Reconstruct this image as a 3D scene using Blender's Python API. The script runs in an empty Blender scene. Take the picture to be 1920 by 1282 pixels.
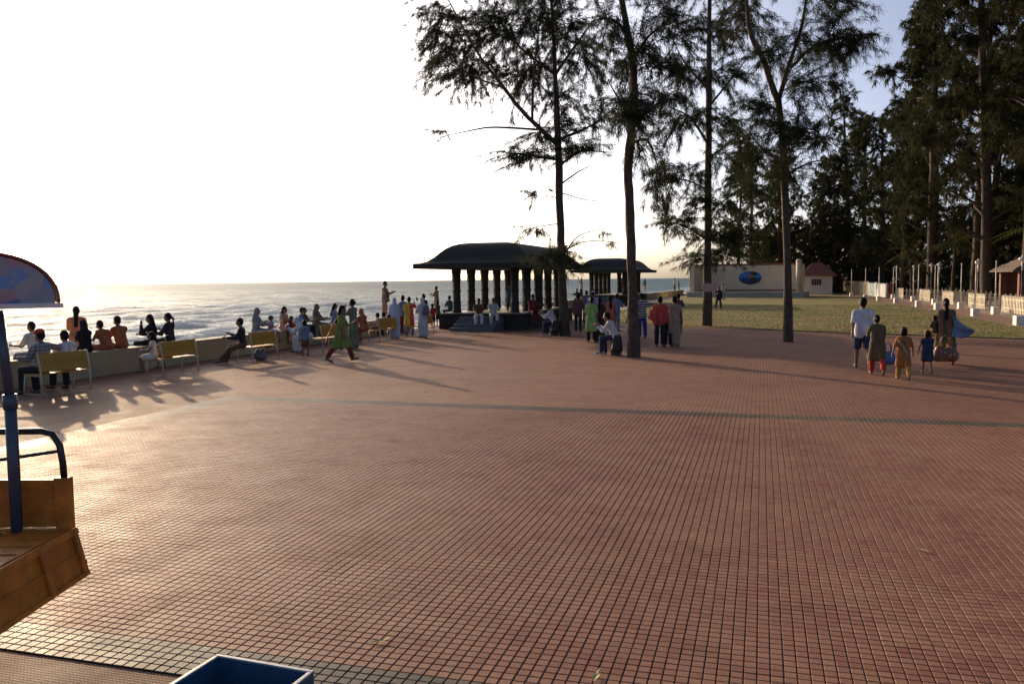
import bpy, bmesh, math, random
import numpy as np
from mathutils import Matrix, Vector
R = math.radians
scene = bpy.context.scene
COL = scene.collection

# ------------------------------------------------------------------ camera
cam_data = bpy.data.cameras.new('camera')
cam = bpy.data.objects.new('camera', cam_data)
COL.objects.link(cam)
cam_data.sensor_width = 36.0
cam_data.lens = 29.62
cam_data.clip_start = 0.1
cam_data.clip_end = 60000.0
PITCH, ROLL = R(4.217), R(0.57)
_fw = Vector((0, math.cos(PITCH), -math.sin(PITCH)))
_up = Vector((0, math.sin(PITCH), math.cos(PITCH)))
_rt = Vector((1, 0, 0))
_r2 = _rt * math.cos(ROLL) - _up * math.sin(ROLL)
_u2 = _up * math.cos(ROLL) + _rt * math.sin(ROLL)
cam.matrix_world = Matrix(((_r2.x, _u2.x, -_fw.x, 0.0), (_r2.y, _u2.y, -_fw.y, 0.0),
                           (_r2.z, _u2.z, -_fw.z, 2.3), (0, 0, 0, 1)))
scene.camera = cam

# ------------------------------------------------------------------ sky, sun, exposure
SUN_AZ, SUN_EL = R(-31.0), R(11.8)
world = bpy.data.worlds.new('World')
scene.world = world
world.use_nodes = True
wn = world.node_tree
sky = wn.nodes.new('ShaderNodeTexSky')
sky.sky_type = 'NISHITA'
sky.sun_disc = False
sky.sun_elevation = SUN_EL
sky.sun_rotation = SUN_AZ
sky.altitude = 0.0
sky.air_density = 0.4
sky.dust_density = 3.3
sky.ozone_density = 1.0
wn.links.new(sky.outputs[0], wn.nodes['Background'].inputs[0])
wn.nodes['Background'].inputs[1].default_value = 0.15
sun_d = bpy.data.lights.new('sun', 'SUN')
sun_d.energy = 3.2
sun_d.angle = R(0.6)
sun_d.color = (1.0, 0.72, 0.44)
sun = bpy.data.objects.new('sun', sun_d)
COL.objects.link(sun)
_sd = Vector((math.sin(SUN_AZ) * math.cos(SUN_EL), math.cos(SUN_AZ) * math.cos(SUN_EL), math.sin(SUN_EL)))
sun.rotation_euler = _sd.to_track_quat('Z', 'Y').to_euler()
sun.location = (-20, 30, 30)
scene.view_settings.view_transform = 'Standard'
scene.view_settings.look = 'None'
scene.view_settings.exposure = 0.585
scene.view_settings.gamma = 1.0
scene.view_settings.use_curve_mapping = False
scene.cycles.use_denoising = True
scene.cycles.max_bounces = 6
scene.cycles.transparent_max_bounces = 4

# ------------------------------------------------------------------ site frame: u runs along the shore, v to the right of it
ALPHA = R(16.5)
_S, _C = math.sin(ALPHA), math.cos(ALPHA)
def W(u, v, z=0.0):
    return Vector((u * _S + v * _C, u * _C - v * _S, z))

# ------------------------------------------------------------------ helpers
def tag(o, label=None, cat=None, group=None, kind=None):
    if label: o['label'] = label
    if cat: o['category'] = cat
    if group: o['group'] = group
    if kind: o['kind'] = kind
    return o

def link(name, me, parent=None, loc=None, rz=None):
    o = bpy.data.objects.new(name, me)
    COL.objects.link(o)
    if parent is not None: o.parent = parent
    if loc is not None: o.location = loc
    if rz is not None: o.rotation_euler = (0, 0, rz)
    return o

def empty(name, loc=(0, 0, 0), rz=0.0):
    o = link(name, None, None, loc, rz)
    o.empty_display_size = 0.2
    return o

def np_mesh(name, verts, faces_by_size, mats, mat_idx=None, smooth=False):
    """faces_by_size: list of (n,k) int arrays."""
    me = bpy.data.meshes.new(name)
    verts = np.asarray(verts, dtype=np.float32)
    me.vertices.add(len(verts)); me.vertices.foreach_set('co', verts.ravel())
    loops = np.concatenate([np.asarray(f, dtype=np.int32).ravel() for f in faces_by_size])
    sizes = np.concatenate([np.full(len(f), np.asarray(f).shape[1], dtype=np.int32) for f in faces_by_size])
    starts = np.concatenate([[0], np.cumsum(sizes)[:-1]]).astype(np.int32)
    me.loops.add(len(loops)); me.loops.foreach_set('vertex_index', loops)
    me.polygons.add(len(sizes)); me.polygons.foreach_set('loop_start', starts)
    me.polygons.foreach_set('loop_total', sizes)
    me.polygons.foreach_set('use_smooth', np.full(len(sizes), smooth, dtype=bool))
    if mat_idx is not None: me.polygons.foreach_set('material_index', np.asarray(mat_idx, dtype=np.int32))
    for m in (mats if isinstance(mats, (list, tuple)) else [mats]): me.materials.append(m)
    me.update(calc_edges=True)
    return me

class MB:
    """collects simple shapes and links them as one mesh object"""
    def __init__(s): s.v = []; s.f = []; s.m = []
    def add(s, vs, fs, mi=0):
        b = len(s.v); s.v += [tuple(v) for v in vs]
        for f in fs: s.f.append(tuple(b + i for i in f)); s.m.append(mi)
    def box(s, x0, x1, y0, y1, z0, z1, mi=0):
        vs = [(x, y, z) for z in (z0, z1) for y in (y0, y1) for x in (x0, x1)]
        s.add(vs, [(0, 2, 3, 1), (4, 5, 7, 6), (0, 1, 5, 4), (2, 6, 7, 3), (0, 4, 6, 2), (1, 3, 7, 5)], mi)
    def obox(s, c, ax, ay, az, mi=0):
        c = Vector(c); ax = Vector(ax); ay = Vector(ay); az = Vector(az)
        vs = [c + ax * i + ay * j + az * k for k in (-1, 1) for j in (-1, 1) for i in (-1, 1)]
        s.add(vs, [(0, 2, 3, 1), (4, 5, 7, 6), (0, 1, 5, 4), (2, 6, 7, 3), (0, 4, 6, 2), (1, 3, 7, 5)], mi)
    def tube(s, pts, rad, n=8, mi=0, caps=True):
        pts = [Vector(p) for p in pts]
        if not isinstance(rad, (list, tuple)): rad = [rad] * len(pts)
        rings = []; prev = None
        for i, p in enumerate(pts):
            t = (pts[min(i + 1, len(pts) - 1)] - pts[max(i - 1, 0)]).normalized()
            a = prev - t * prev.dot(t) if prev is not None else t.orthogonal()
            if a.length < 1e-6: a = t.orthogonal()
            a.normalize(); prev = a; b = t.cross(a)
            rings.append([p + (a * math.cos(2 * math.pi * k / n) + b * math.sin(2 * math.pi * k / n)) * rad[i] for k in range(n)])
        vs = [v for r in rings for v in r]; fs = []
        for i in range(len(pts) - 1):
            for k in range(n):
                fs.append((i * n + k, i * n + (k + 1) % n, (i + 1) * n + (k + 1) % n, (i + 1) * n + k))
        if caps:
            fs.append(tuple(range(n - 1, -1, -1))); fs.append(tuple((len(pts) - 1) * n + k for k in range(n)))
        s.add(vs, fs, mi)
    def lathe(s, prof, n=12, c=(0, 0, 0), mi=0):
        vs = []; fs = []
        for r, z in prof:
            for k in range(n):
                a = 2 * math.pi * k / n; vs.append((c[0] + r * math.cos(a), c[1] + r * math.sin(a), c[2] + z))
        for i in range(len(prof) - 1):
            for k in range(n):
                fs.append((i * n + k, i * n + (k + 1) % n, (i + 1) * n + (k + 1) % n, (i + 1) * n + k))
        fs.append(tuple(range(n - 1, -1, -1))); fs.append(tuple((len(prof) - 1) * n + k for k in range(n)))
        s.add(vs, fs, mi)
    def build(s, name, mats, parent=None, loc=None, rz=None, smooth=False, bevel=0.0):
        me = bpy.data.meshes.new(name)
        me.from_pydata(s.v, [], s.f)
        for m in (mats if isinstance(mats, (list, tuple)) else [mats]): me.materials.append(m)
        me.polygons.foreach_set('material_index', s.m)
        if smooth: me.polygons.foreach_set('use_smooth', [True] * len(s.f))
        me.update()
        o = link(name, me, parent, loc, rz)
        if bevel > 0:
            md = o.modifiers.new('bevel', 'BEVEL'); md.width = bevel; md.segments = 2; md.limit_method = 'ANGLE'
        return o

def copy_tree(o, parent=None):
    c = o.copy(); COL.objects.link(c)
    if parent is not None: c.parent = parent
    for ch in o.children: copy_tree(ch, c)
    return c

# ------------------------------------------------------------------ materials
MATS = {}
def mat(name, col, rough=0.7, var=0.15, scale=8.0, bump=0.0, bscale=40.0, metal=0.0, spec=0.5, coord='Object'):
    if name in MATS: return MATS[name]
    m = bpy.data.materials.new(name); m.use_nodes = True
    nt = m.node_tree; p = nt.nodes['Principled BSDF']
    p.inputs['Roughness'].default_value = rough
    p.inputs['Metallic'].default_value = metal
    p.inputs['Specular IOR Level'].default_value = spec
    tc = nt.nodes.new('ShaderNodeTexCoord')
    n1 = nt.nodes.new('ShaderNodeTexNoise'); n1.inputs['Scale'].default_value = scale; n1.inputs['Detail'].default_value = 5
    nt.links.new(tc.outputs[coord], n1.inputs['Vector'])
    rp = nt.nodes.new('ShaderNodeMapRange')
    rp.inputs[1].default_value = 0.25; rp.inputs[2].default_value = 0.75
    rp.inputs[3].default_value = 1 - var; rp.inputs[4].default_value = 1 + var
    nt.links.new(n1.outputs['Fac'], rp.inputs[0])
    mx = nt.nodes.new('ShaderNodeMix'); mx.data_type = 'RGBA'; mx.blend_type = 'MULTIPLY'
    mx.inputs[0].default_value = 1.0
    mx.inputs[6].default_value = (*col, 1)
    nt.links.new(rp.outputs[0], mx.inputs[7])
    nt.links.new(mx.outputs[2], p.inputs['Base Color'])
    if bump > 0:
        n2 = nt.nodes.new('ShaderNodeTexNoise'); n2.inputs['Scale'].default_value = bscale; n2.inputs['Detail'].default_value = 4
        nt.links.new(tc.outputs[coord], n2.inputs['Vector'])
        b = nt.nodes.new('ShaderNodeBump'); b.inputs['Strength'].default_value = bump; b.inputs['Distance'].default_value = 0.02
        nt.links.new(n2.outputs['Fac'], b.inputs['Height']); nt.links.new(b.outputs[0], p.inputs['Normal'])
    MATS[name] = m
    return m

def math_node(nt, op, a=None, b=None, clamp=False):
    n = nt.nodes.new('ShaderNodeMath'); n.operation = op; n.use_clamp = clamp
    for i, x in enumerate((a, b)):
        if x is None: continue
        if isinstance(x, (int, float)): n.inputs[i].default_value = x
        else: nt.links.new(x, n.inputs[i])
    return n.outputs[0]

def site_coords(nt):
    """world position turned into the paving's own u, v axes"""
    g = nt.nodes.new('ShaderNodeNewGeometry')
    vr = nt.nodes.new('ShaderNodeVectorRotate'); vr.rotation_type = 'Z_AXIS'
    vr.inputs['Angle'].default_value = ALPHA
    nt.links.new(g.outputs['Position'], vr.inputs['Vector'])
    return vr.outputs[0]

# ------------------------------------------------------------------ paving
TS = 0.075                      # one raised square
U0, U1, V0, V1 = 4.05, 14.70, -10.35, 8.4

def paving_material(name, grid, base_a, base_b, joint, rough, grid_bump=True, bumpy=0.0):
    m = bpy.data.materials.new(name); m.use_nodes = True
    nt = m.node_tree; p = nt.nodes['Principled BSDF']
    sc = site_coords(nt)
    sep = nt.nodes.new('ShaderNodeSeparateXYZ'); nt.links.new(sc, sep.inputs[0])
    # each square's own tint
    def cell(o, off): return math_node(nt, 'FLOOR', math_node(nt, 'DIVIDE', math_node(nt, 'SUBTRACT', o, off), TS))
    cx = cell(sep.outputs[0], V0); cy = cell(sep.outputs[1], U0)
    cmb = nt.nodes.new('ShaderNodeCombineXYZ'); nt.links.new(cx, cmb.inputs[0]); nt.links.new(cy, cmb.inputs[1])
    wnz = nt.nodes.new('ShaderNodeTexWhiteNoise'); wnz.noise_dimensions = '3D'; nt.links.new(cmb.outputs[0], wnz.inputs['Vector'])
    # each 300 mm tile's tint
    def cell4(o, off): return math_node(nt, 'FLOOR', math_node(nt, 'DIVIDE', math_node(nt, 'SUBTRACT', o, off), TS * 4))
    cmb4 = nt.nodes.new('ShaderNodeCombineXYZ')
    nt.links.new(cell4(sep.outputs[0], V0), cmb4.inputs[0]); nt.links.new(cell4(sep.outputs[1], U0), cmb4.inputs[1])
    wn4 = nt.nodes.new('ShaderNodeTexWhiteNoise'); wn4.noise_dimensions = '3D'; nt.links.new(cmb4.outputs[0], wn4.inputs['Vector'])
    big = nt.nodes.new('ShaderNodeTexNoise'); big.inputs['Scale'].default_value = 0.45; big.inputs['Detail'].default_value = 6; big.inputs['Roughness'].default_value = 0.62
    nt.links.new(sc, big.inputs['Vector'])
    fine = nt.nodes.new('ShaderNodeTexNoise'); fine.inputs['Scale'].default_value = 55; fine.inputs['Detail'].default_value = 5
    nt.links.new(sc, fine.inputs['Vector'])
    f = math_node(nt, 'ADD', math_node(nt, 'MULTIPLY', wnz.outputs['Value'], 0.5), math_node(nt, 'MULTIPLY', wn4.outputs['Value'], 0.30))
    f = math_node(nt, 'ADD', f, math_node(nt, 'MULTIPLY', math_node(nt, 'SUBTRACT', big.outputs['Fac'], 0.42), 1.5), True)
    mx = nt.nodes.new('ShaderNodeMix'); mx.data_type = 'RGBA'
    mx.inputs[6].default_value = (*base_a, 1); mx.inputs[7].default_value = (*base_b, 1)
    nt.links.new(f, mx.inputs[0])
    # worn, dusty stains with their own shapes
    st = nt.nodes.new('ShaderNodeTexNoise'); st.inputs['Scale'].default_value = 1.3; st.inputs['Detail'].default_value = 7; st.inputs['Roughness'].default_value = 0.7
    nt.links.new(sc, st.inputs['Vector'])
    sr = nt.nodes.new('ShaderNodeMapRange'); sr.inputs[1].default_value = 0.55; sr.inputs[2].default_value = 0.78
    sr.inputs[3].default_value = 0; sr.inputs[4].default_value = 0.5
    nt.links.new(st.outputs['Fac'], sr.inputs[0])
    mx2 = nt.nodes.new('ShaderNodeMix'); mx2.data_type = 'RGBA'
    mx2.inputs[7].default_value = (joint[0] * 1.6, joint[1] * 1.7, joint[2] * 1.7, 1)
    nt.links.new(sr.outputs[0], mx2.inputs[0]); nt.links.new(mx.outputs[2], mx2.inputs[6])
    # drifts of blown sand lying in patches
    sd = nt.nodes.new('ShaderNodeTexNoise'); sd.inputs['Scale'].default_value = .62; sd.inputs['Detail'].default_value = 8; sd.inputs['Roughness'].default_value = .72; sd.inputs['Distortion'].default_value = .6
    mps = nt.nodes.new('ShaderNodeMapping'); mps.inputs['Location'].default_value = (7.3, 2.1, 0); mps.inputs['Scale'].default_value = (.7, 1.5, 1); nt.links.new(sc, mps.inputs[0]); nt.links.new(mps.outputs[0], sd.inputs['Vector'])
    sm = nt.nodes.new('ShaderNodeMapRange'); sm.inputs[1].default_value = .54; sm.inputs[2].default_value = .74; sm.inputs[3].default_value = 0; sm.inputs[4].default_value = .62
    nt.links.new(sd.outputs['Fac'], sm.inputs[0])
    mxs = nt.nodes.new('ShaderNodeMix'); mxs.data_type = 'RGBA'; mxs.inputs[7].default_value = (.34, .22, .11, 1)
    nt.links.new(sm.outputs[0], mxs.inputs[0]); nt.links.new(mx2.outputs[2], mxs.inputs[6]); mx2 = mxs
    fm = nt.nodes.new('ShaderNodeMapRange'); fm.inputs[1].default_value = 0.2; fm.inputs[2].default_value = 0.8; fm.inputs[3].default_value = 0.82; fm.inputs[4].default_value = 1.15
    nt.links.new(fine.outputs['Fac'], fm.inputs[0])
    mx3 = nt.nodes.new('ShaderNodeMix'); mx3.data_type = 'RGBA'; mx3.blend_type = 'MULTIPLY'; mx3.inputs[0].default_value = 1
    nt.links.new(mx2.outputs[2], mx3.inputs[6]); nt.links.new(fm.outputs[0], mx3.inputs[7])
    col = mx3.outputs[2]
    height = math_node(nt, 'MULTIPLY', fine.outputs['Fac'], 0.12)
    if grid:      # surfaces too far off to build square by square keep the joints as relief
        def groove(o, off, w):
            fr = math_node(nt, 'FRACT', math_node(nt, 'DIVIDE', math_node(nt, 'SUBTRACT', o, off), grid))
            d = math_node(nt, 'MINIMUM', fr, math_node(nt, 'SUBTRACT', 1.0, fr))
            mr = nt.nodes.new('ShaderNodeMapRange'); mr.inputs[1].default_value = w * 0.55; mr.inputs[2].default_value = w
            mr.inputs[3].default_value = 0; mr.inputs[4].default_value = 1
            nt.links.new(d, mr.inputs[0]); return mr.outputs[0]
        gg = math_node(nt, 'MINIMUM', groove(sep.outputs[0], V0, 0.085 if not bumpy else 0.2), groove(sep.outputs[1], U0, 0.085 if not bumpy else 0.3))
        mg = nt.nodes.new('ShaderNodeMix'); mg.data_type = 'RGBA'
        mg.inputs[6].default_value = (*joint, 1); nt.links.new(gg, mg.inputs[0]); nt.links.new(col, mg.inputs[7])
        col = mg.outputs[2]
        height = math_node(nt, 'ADD', height, gg)
    b = nt.nodes.new('ShaderNodeBump'); b.inputs['Distance'].default_value = 0.006; b.inputs['Strength'].default_value = 0.7 if grid else 0.5
    nt.links.new(height, b.inputs['Height']); nt.links.new(b.outputs[0], p.inputs['Normal'])
    nt.links.new(col, p.inputs['Base Color'])
    p.inputs['Specular IOR Level'].default_value = 0.10
    rr = nt.nodes.new('ShaderNodeMapRange'); rr.inputs[1].default_value = 0.3; rr.inputs[2].default_value = 0.7
    rr.inputs[3].default_value = rough - 0.07; rr.inputs[4].default_value = rough + 0.1
    nt.links.new(st.outputs['Fac'], rr.inputs[0]); nt.links.new(rr.outputs[0], p.inputs['Roughness'])
    return m

RED_A, RED_B = (0.232, 0.097, 0.068), (0.335, 0.186, 0.116)
M_TILE = paving_material('terracotta_square', 0, RED_A, RED_B, (0.05, 0.03, 0.025), 0.62)
M_GREYTILE = paving_material('grey_square', 0, (0.085, 0.070, 0.054), (0.13, 0.108, 0.082), (0.05, 0.045, 0.04), 0.58)
M_FAR = paving_material('terracotta_far', TS, RED_A, RED_B, (0.10, 0.05, 0.04), 0.72)
M_BUMPY = paving_material('ribbed_tile', 0.026, (0.30, 0.155, 0.10), (0.40, 0.235, 0.14), (0.11, 0.06, 0.045), 0.74, bumpy=1)
M_JOINT = mat('joint_grout', (0.036, 0.022, 0.018), 0.9, 0.3, 30, 0.4, 120)
M_GROUND = mat('sandy_ground', (0.33, 0.25, 0.17), 0.95, 0.25, 0.4, 0.5, 3)

# the ground runs inland to the horizon; the shore side ends at the beach
def site_sheet(name, pts, z, material, kind='structure'):
    mb = MB(); mb.add([W(u, v, z) for u, v in pts], [tuple(range(len(pts)))])
    o = mb.build(name, material); tag(o, kind=kind)
    if o.data.polygons[0].normal.z < 0: o.data.flip_normals()
    return o
ground = site_sheet('ground', [(-40, -16.1), (-40, 3000), (6000, 3000), (6000, -9.6), (121, -9.8), (91, -11.9), (48, -15.4), (37, -16.1)], -0.03, M_GROUND)
plaza = site_sheet('pavement', [(-12, -16.0), (-12, 30), (30, 30), (32.5, 11.0), (40.5, -3.2), (48, -6), (48, -15.4), (37, -16.0)], -0.012, M_FAR)
strip = site_sheet('pavement_ribbed', [(-8, -15.95), (-8, 14), (U0, 14), (U0, V0), (U1, V0), (U1, -15.95)], -0.0075, M_BUMPY)
bed = site_sheet('pavement_bed', [(U0, V0), (U0, V1), (U1, V1), (U1, V0)], -0.004, M_JOINT)

# raised squares, one by one: nearest 300 as objects of their own, the rest joined
def square_mesh():
    g, b, h = 0.0034, 0.0028, 0.0062     # half joint, bevel, height
    s0 = TS / 2 - g; s1 = s0 - b
    vs = [(-s0, -s0, -.004), (s0, -s0, -.004), (s0, s0, -.004), (-s0, s0, -.004),
          (-s1, -s1, h - .004), (s1, -s1, h - .004), (s1, s1, h - .004), (-s1, s1, h - .004)]
    fs = [(4, 5, 6, 7), (0, 1, 5, 4), (1, 2, 6, 5), (2, 3, 7, 6), (3, 0, 4, 7)]
    return vs, fs
_sv, _sf = square_mesh()
nu, nv = int(round((U1 - U0) / TS)), int(round((V1 - V0) / TS))
iu, iv = np.meshgrid(np.arange(nu), np.arange(nv), indexing='ij')
iu = iu.ravel(); iv = iv.ravel()
cu = U0 + (iu + .5) * TS; cv = V0 + (iv + .5) * TS
px = cu * _S + cv * _C; py = cu * _C - cv * _S
keep = (np.abs(px) < py * 0.66 + 1.2) & (py > 3.0)
iu, iv, cu, cv, px, py = [a[keep] for a in (iu, iv, cu, cv, px, py)]
is_grey = (iu < 5) | (iu >= nu - 6) | (iv < 6)
rngt = np.random.default_rng(3)
tilt = rngt.normal(0, 0.003, (len(cu), 2))
slab = rngt.normal(0, 1, (nu // 4 + 2, nv // 4 + 2, 3))            # each 300 mm tile sits a little high, low or askew
sl = slab[iu // 4, iv // 4]; tilt += sl[:, :2] * .006
dz = rngt.normal(0, 0.0002, len(cu)) + sl[:, 2] * .0006
order = np.argsort(np.where((np.abs(px) < py * 0.60) & (py > 4.66), px ** 2 + py ** 2, 1e9))
near = order[:300]
nearmask = np.zeros(len(cu), bool); nearmask[near] = True
meR = bpy.data.meshes.new('paving_square'); meR.from_pydata(_sv, [], _sf); meR.materials.append(M_TILE)
meG = bpy.data.meshes.new('paving_square_grey'); meG.from_pydata(_sv, [], _sf); meG.materials.append(M_GREYTILE)
for i in near:
    o = link('paving_tile', meG if is_grey[i] else meR, bed)
    o.location = W(cu[i], cv[i], 0.0 + dz[i]); o.rotation_euler = (tilt[i, 0], tilt[i, 1], -ALPHA)
def joined_squares(name, sel, material):
    n = sel.sum(); sv = np.array(_sv)
    v = np.repeat(sv[None], n, 0)
    v[:, :, 2] += dz[sel][:, None] + v[:, :, 0] * tilt[sel, 0][:, None] + v[:, :, 1] * tilt[sel, 1][:, None]
    x = v[:, :, 0] + cv[sel][:, None]; y = v[:, :, 1] + cu[sel][:, None]
    v[:, :, 0] = x * _C + y * _S; v[:, :, 1] = y * _C - x * _S
    f = (np.array(_sf)[None] + (np.arange(n) * 8)[:, None, None]).reshape(-1, 4)
    o = link(name, np_mesh(name, v.reshape(-1, 3), [f], material), bed); tag(o, kind='stuff')
joined_squares('paving_tiles_red', ~nearmask & ~is_grey, M_TILE)
joined_squares('paving_tiles_grey', ~nearmask & is_grey, M_GREYTILE)

# ------------------------------------------------------------------ lawn, path, beach
def lawn_material():
    m = bpy.data.materials.new('lawn_grass'); m.use_nodes = True
    nt = m.node_tree; p = nt.nodes['Principled BSDF']; p.inputs['Roughness'].default_value = 0.9
    p.inputs['Specular IOR Level'].default_value = 0.2
    sc = site_coords(nt)
    mp = nt.nodes.new('ShaderNodeMapping'); mp.inputs['Scale'].default_value = (0.18, 0.5, 1); nt.links.new(sc, mp.inputs[0])
    n = nt.nodes.new('ShaderNodeTexNoise'); n.inputs['Scale'].default_value = 1; n.inputs['Detail'].default_value = 7; n.inputs['Roughness'].default_value = 0.65
    nt.links.new(mp.outputs[0], n.inputs['Vector'])
    cr = nt.nodes.new('ShaderNodeValToRGB'); e = cr.color_ramp.elements
    e[0].position = .32; e[0].color = (0.10, 0.13, 0.035, 1); e[1].position = .68; e[1].color = (0.33, 0.20, 0.075, 1)
    k = e.new(.5); k.color = (0.21, 0.185, 0.058, 1)
    nt.links.new(n.outputs['Fac'], cr.inputs[0]); nt.links.new(cr.outputs[0], p.inputs['Base Color'])
    n2 = nt.nodes.new('ShaderNodeTexNoise'); n2.inputs['Scale'].default_value = 14; n2.inputs['Detail'].default_value = 5; nt.links.new(sc, n2.inputs['Vector'])
    b = nt.nodes.new('ShaderNodeBump'); b.inputs['Distance'].default_value = .05; b.inputs['Strength'].default_value = .8
    nt.links.new(n2.outputs['Fac'], b.inputs['Height']); nt.links.new(b.outputs[0], p.inputs['Normal'])
    return m
M_LAWN = lawn_material()
lawn_pts = [(30.0, 30), (28.0, 12.0), (34.3, 10.3), (40.6, -3.6), (44.5, -7.5), (52, -9.5), (104, -9.4), (112, 8), (112, 10.0), (52, 10.6), (43, 10.9), (38, 11.8), (30.5, 30)]
lawn_pts = [(27.5, 11.6), (33.5, 10.4), (40.6, -3.6), (44.5, -8.0), (52, -10.0), (108, -9.4), (112, 9.4), (85, 10.2), (60, 10.8), (43, 10.9), (35, 11.6)]
lawn = site_sheet('lawn', lawn_pts, 0.012, M_LAWN)
# blades of dry grass along the lawn
rg = np.random.default_rng(8)
n = 42000
gu = 28 + rg.random(n) ** 1.6 * 45; gv = -9.5 + rg.random(n) * 20.5
edge = np.where(gv > 10.4, 27.5 + (11.6 - gv) * 5, 40.6 - (gv + 3.6) * 0.507)
ok = (gu > np.maximum(edge, 28) + .05) & (gv < 10.9)
gu, gv = gu[ok], gv[ok]; n = len(gu)
gx = gu * _S + gv * _C; gy = gu * _C - gv * _S
a = rg.random(n) * 6.283; hgt = .03 + .05 * rg.random(n); wd = .012
v = np.zeros((n, 3, 3))
v[:, 0] = np.stack([gx - np.cos(a) * wd, gy - np.sin(a) * wd, np.full(n, .01)], 1)
v[:, 1] = np.stack([gx + np.cos(a) * wd, gy + np.sin(a) * wd, np.full(n, .01)], 1)
v[:, 2] = np.stack([gx + rg.normal(0, .02, n), gy + rg.normal(0, .02, n), .012 + hgt], 1)
grass = link('grass', np_mesh('grass', v.reshape(-1, 3), [np.arange(n * 3).reshape(-1, 3)], M_LAWN))
tag(grass, 'short dry grass blades over the lawn', 'grass', kind='stuff')
M_PATH = paving_material('path_paving', 0.3, (0.34, 0.20, 0.15), (0.45, 0.29, 0.21), (0.12, 0.08, 0.06), 0.6)
path = site_sheet('path', [(30.5, 12.0), (30.5, 30), (34, 30), (44, 13.5), (130, 12.4), (130, 9.4), (85, 10.25), (60, 10.85), (43, 10.95), (36, 11.7)], 0.004, M_PATH)

M_SAND = mat('beach_sand', (0.42, 0.32, 0.20), 0.9, 0.2, 0.6, 0.4, 5)
mb = MB()
us = [-30, 0, 20, 37, 60, 91, 121, 400, 3000]; vs_ = [-16.2, -16.2, -16.2, -16.2, -15.2, -12.2, -10.9, 5, 300]
for i in range(len(us) - 1):
    a0, a1 = (us[i], vs_[i]), (us[i + 1], vs_[i + 1])
    for (d0, z0), (d1, z1) in [((0, -.02), (3, -.25)), ((3, -.25), (16, -1.75)), ((16, -1.75), (60, -4))]:
        mb.add([W(a0[0], a0[1] - d0, z0), W(a1[0], a1[1] - d0, z0), W(a1[0], a1[1] - d1, z1), W(a0[0], a0[1] - d1, z1)], [(0, 1, 2, 3)])
tag(mb.build('beach', M_SAND), kind='structure')

# ------------------------------------------------------------------ sea
def sea_material():
    m = bpy.data.materials.new('sea_water'); m.use_nodes = True
    nt = m.node_tree; p = nt.nodes['Principled BSDF']
    p.inputs['Base Color'].default_value = (0.035, 0.06, 0.065, 1); p.inputs['Roughness'].default_value = 0.12
    p.inputs['IOR'].default_value = 1.33
    sc = site_coords(nt)
    def noise(scale, sx, sy, det):
        mp = nt.nodes.new('ShaderNodeMapping'); mp.inputs['Scale'].default_value = (sx, sy, 1); nt.links.new(sc, mp.inputs[0])
        n = nt.nodes.new('ShaderNodeTexNoise'); n.inputs['Scale'].default_value = scale; n.inputs['Detail'].default_value = det; n.inputs['Roughness'].default_value = .6
        nt.links.new(mp.outputs[0], n.inputs['Vector']); return n.outputs['Fac']
    h = math_node(nt, 'ADD', math_node(nt, 'MULTIPLY', noise(0.12, 1, .3, 4), 6.0), math_node(nt, 'MULTIPLY', noise(0.8, 1, .4, 6), 2.6))
    b = nt.nodes.new('ShaderNodeBump'); b.inputs['Distance'].default_value = .5; b.inputs['Strength'].default_value = .8
    nt.links.new(h, b.inputs['Height'])
    at = nt.nodes.new('ShaderNodeAttribute'); at.attribute_name = 'foam'
    fn = noise(1.6, 1, .5, 6)
    fo = math_node(nt, 'MULTIPLY', at.outputs['Fac'], math_node(nt, 'MULTIPLY', math_node(nt, 'SUBTRACT', fn, .3), 3.0, True), True)
    # rough sea: facets mirror the sky only partly even at a low angle
    nt.nodes.remove(p); out = nt.nodes['Material Output']
    df = nt.nodes.new('ShaderNodeBsdfDiffuse'); df.inputs[0].default_value = (0.065, 0.135, 0.175, 1)
    gl = nt.nodes.new('ShaderNodeBsdfGlossy'); gl.inputs['Roughness'].default_value = .06; gl.inputs[0].default_value = (1, 1, 1, 1)
    nt.links.new(b.outputs[0], gl.inputs['Normal']); nt.links.new(b.outputs[0], df.inputs['Normal'])
    fr = nt.nodes.new('ShaderNodeFresnel'); fr.inputs[0].default_value = 1.33; nt.links.new(b.outputs[0], fr.inputs['Normal'])
    mf = math_node(nt, 'MINIMUM', math_node(nt, 'MULTIPLY', fr.outputs[0], .7), .105)
    m1 = nt.nodes.new('ShaderNodeMixShader'); nt.links.new(mf, m1.inputs[0]); nt.links.new(df.outputs[0], m1.inputs[1]); nt.links.new(gl.outputs[0], m1.inputs[2])
    fd = nt.nodes.new('ShaderNodeBsdfDiffuse'); fd.inputs[0].default_value = (.62, .64, .63, 1)
    m2 = nt.nodes.new('ShaderNodeMixShader'); nt.links.new(fo, m2.inputs[0]); nt.links.new(m1.outputs[0], m2.inputs[1]); nt.links.new(fd.outputs[0], m2.inputs[2])
    nt.links.new(m2.outputs[0], out.inputs[0])
    return m
SEA_Z = -1.55
az = np.radians(np.linspace(-80, 45, 420))
rr = np.concatenate([np.linspace(22, 150, 230), np.geomspace(151, 30000, 150)])
AZ, RR = np.meshgrid(az, rr)
SX = RR * np.sin(AZ); SY = RR * np.cos(AZ)
SU = SX * _S + SY * _C; SV = SX * _C - SY * _S
off = -SV                                     # metres out from the shore line
fade = np.clip((900 - RR) / 700, 0, 1)
Z = np.zeros_like(SX)
rs = np.random.default_rng(11)
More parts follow.
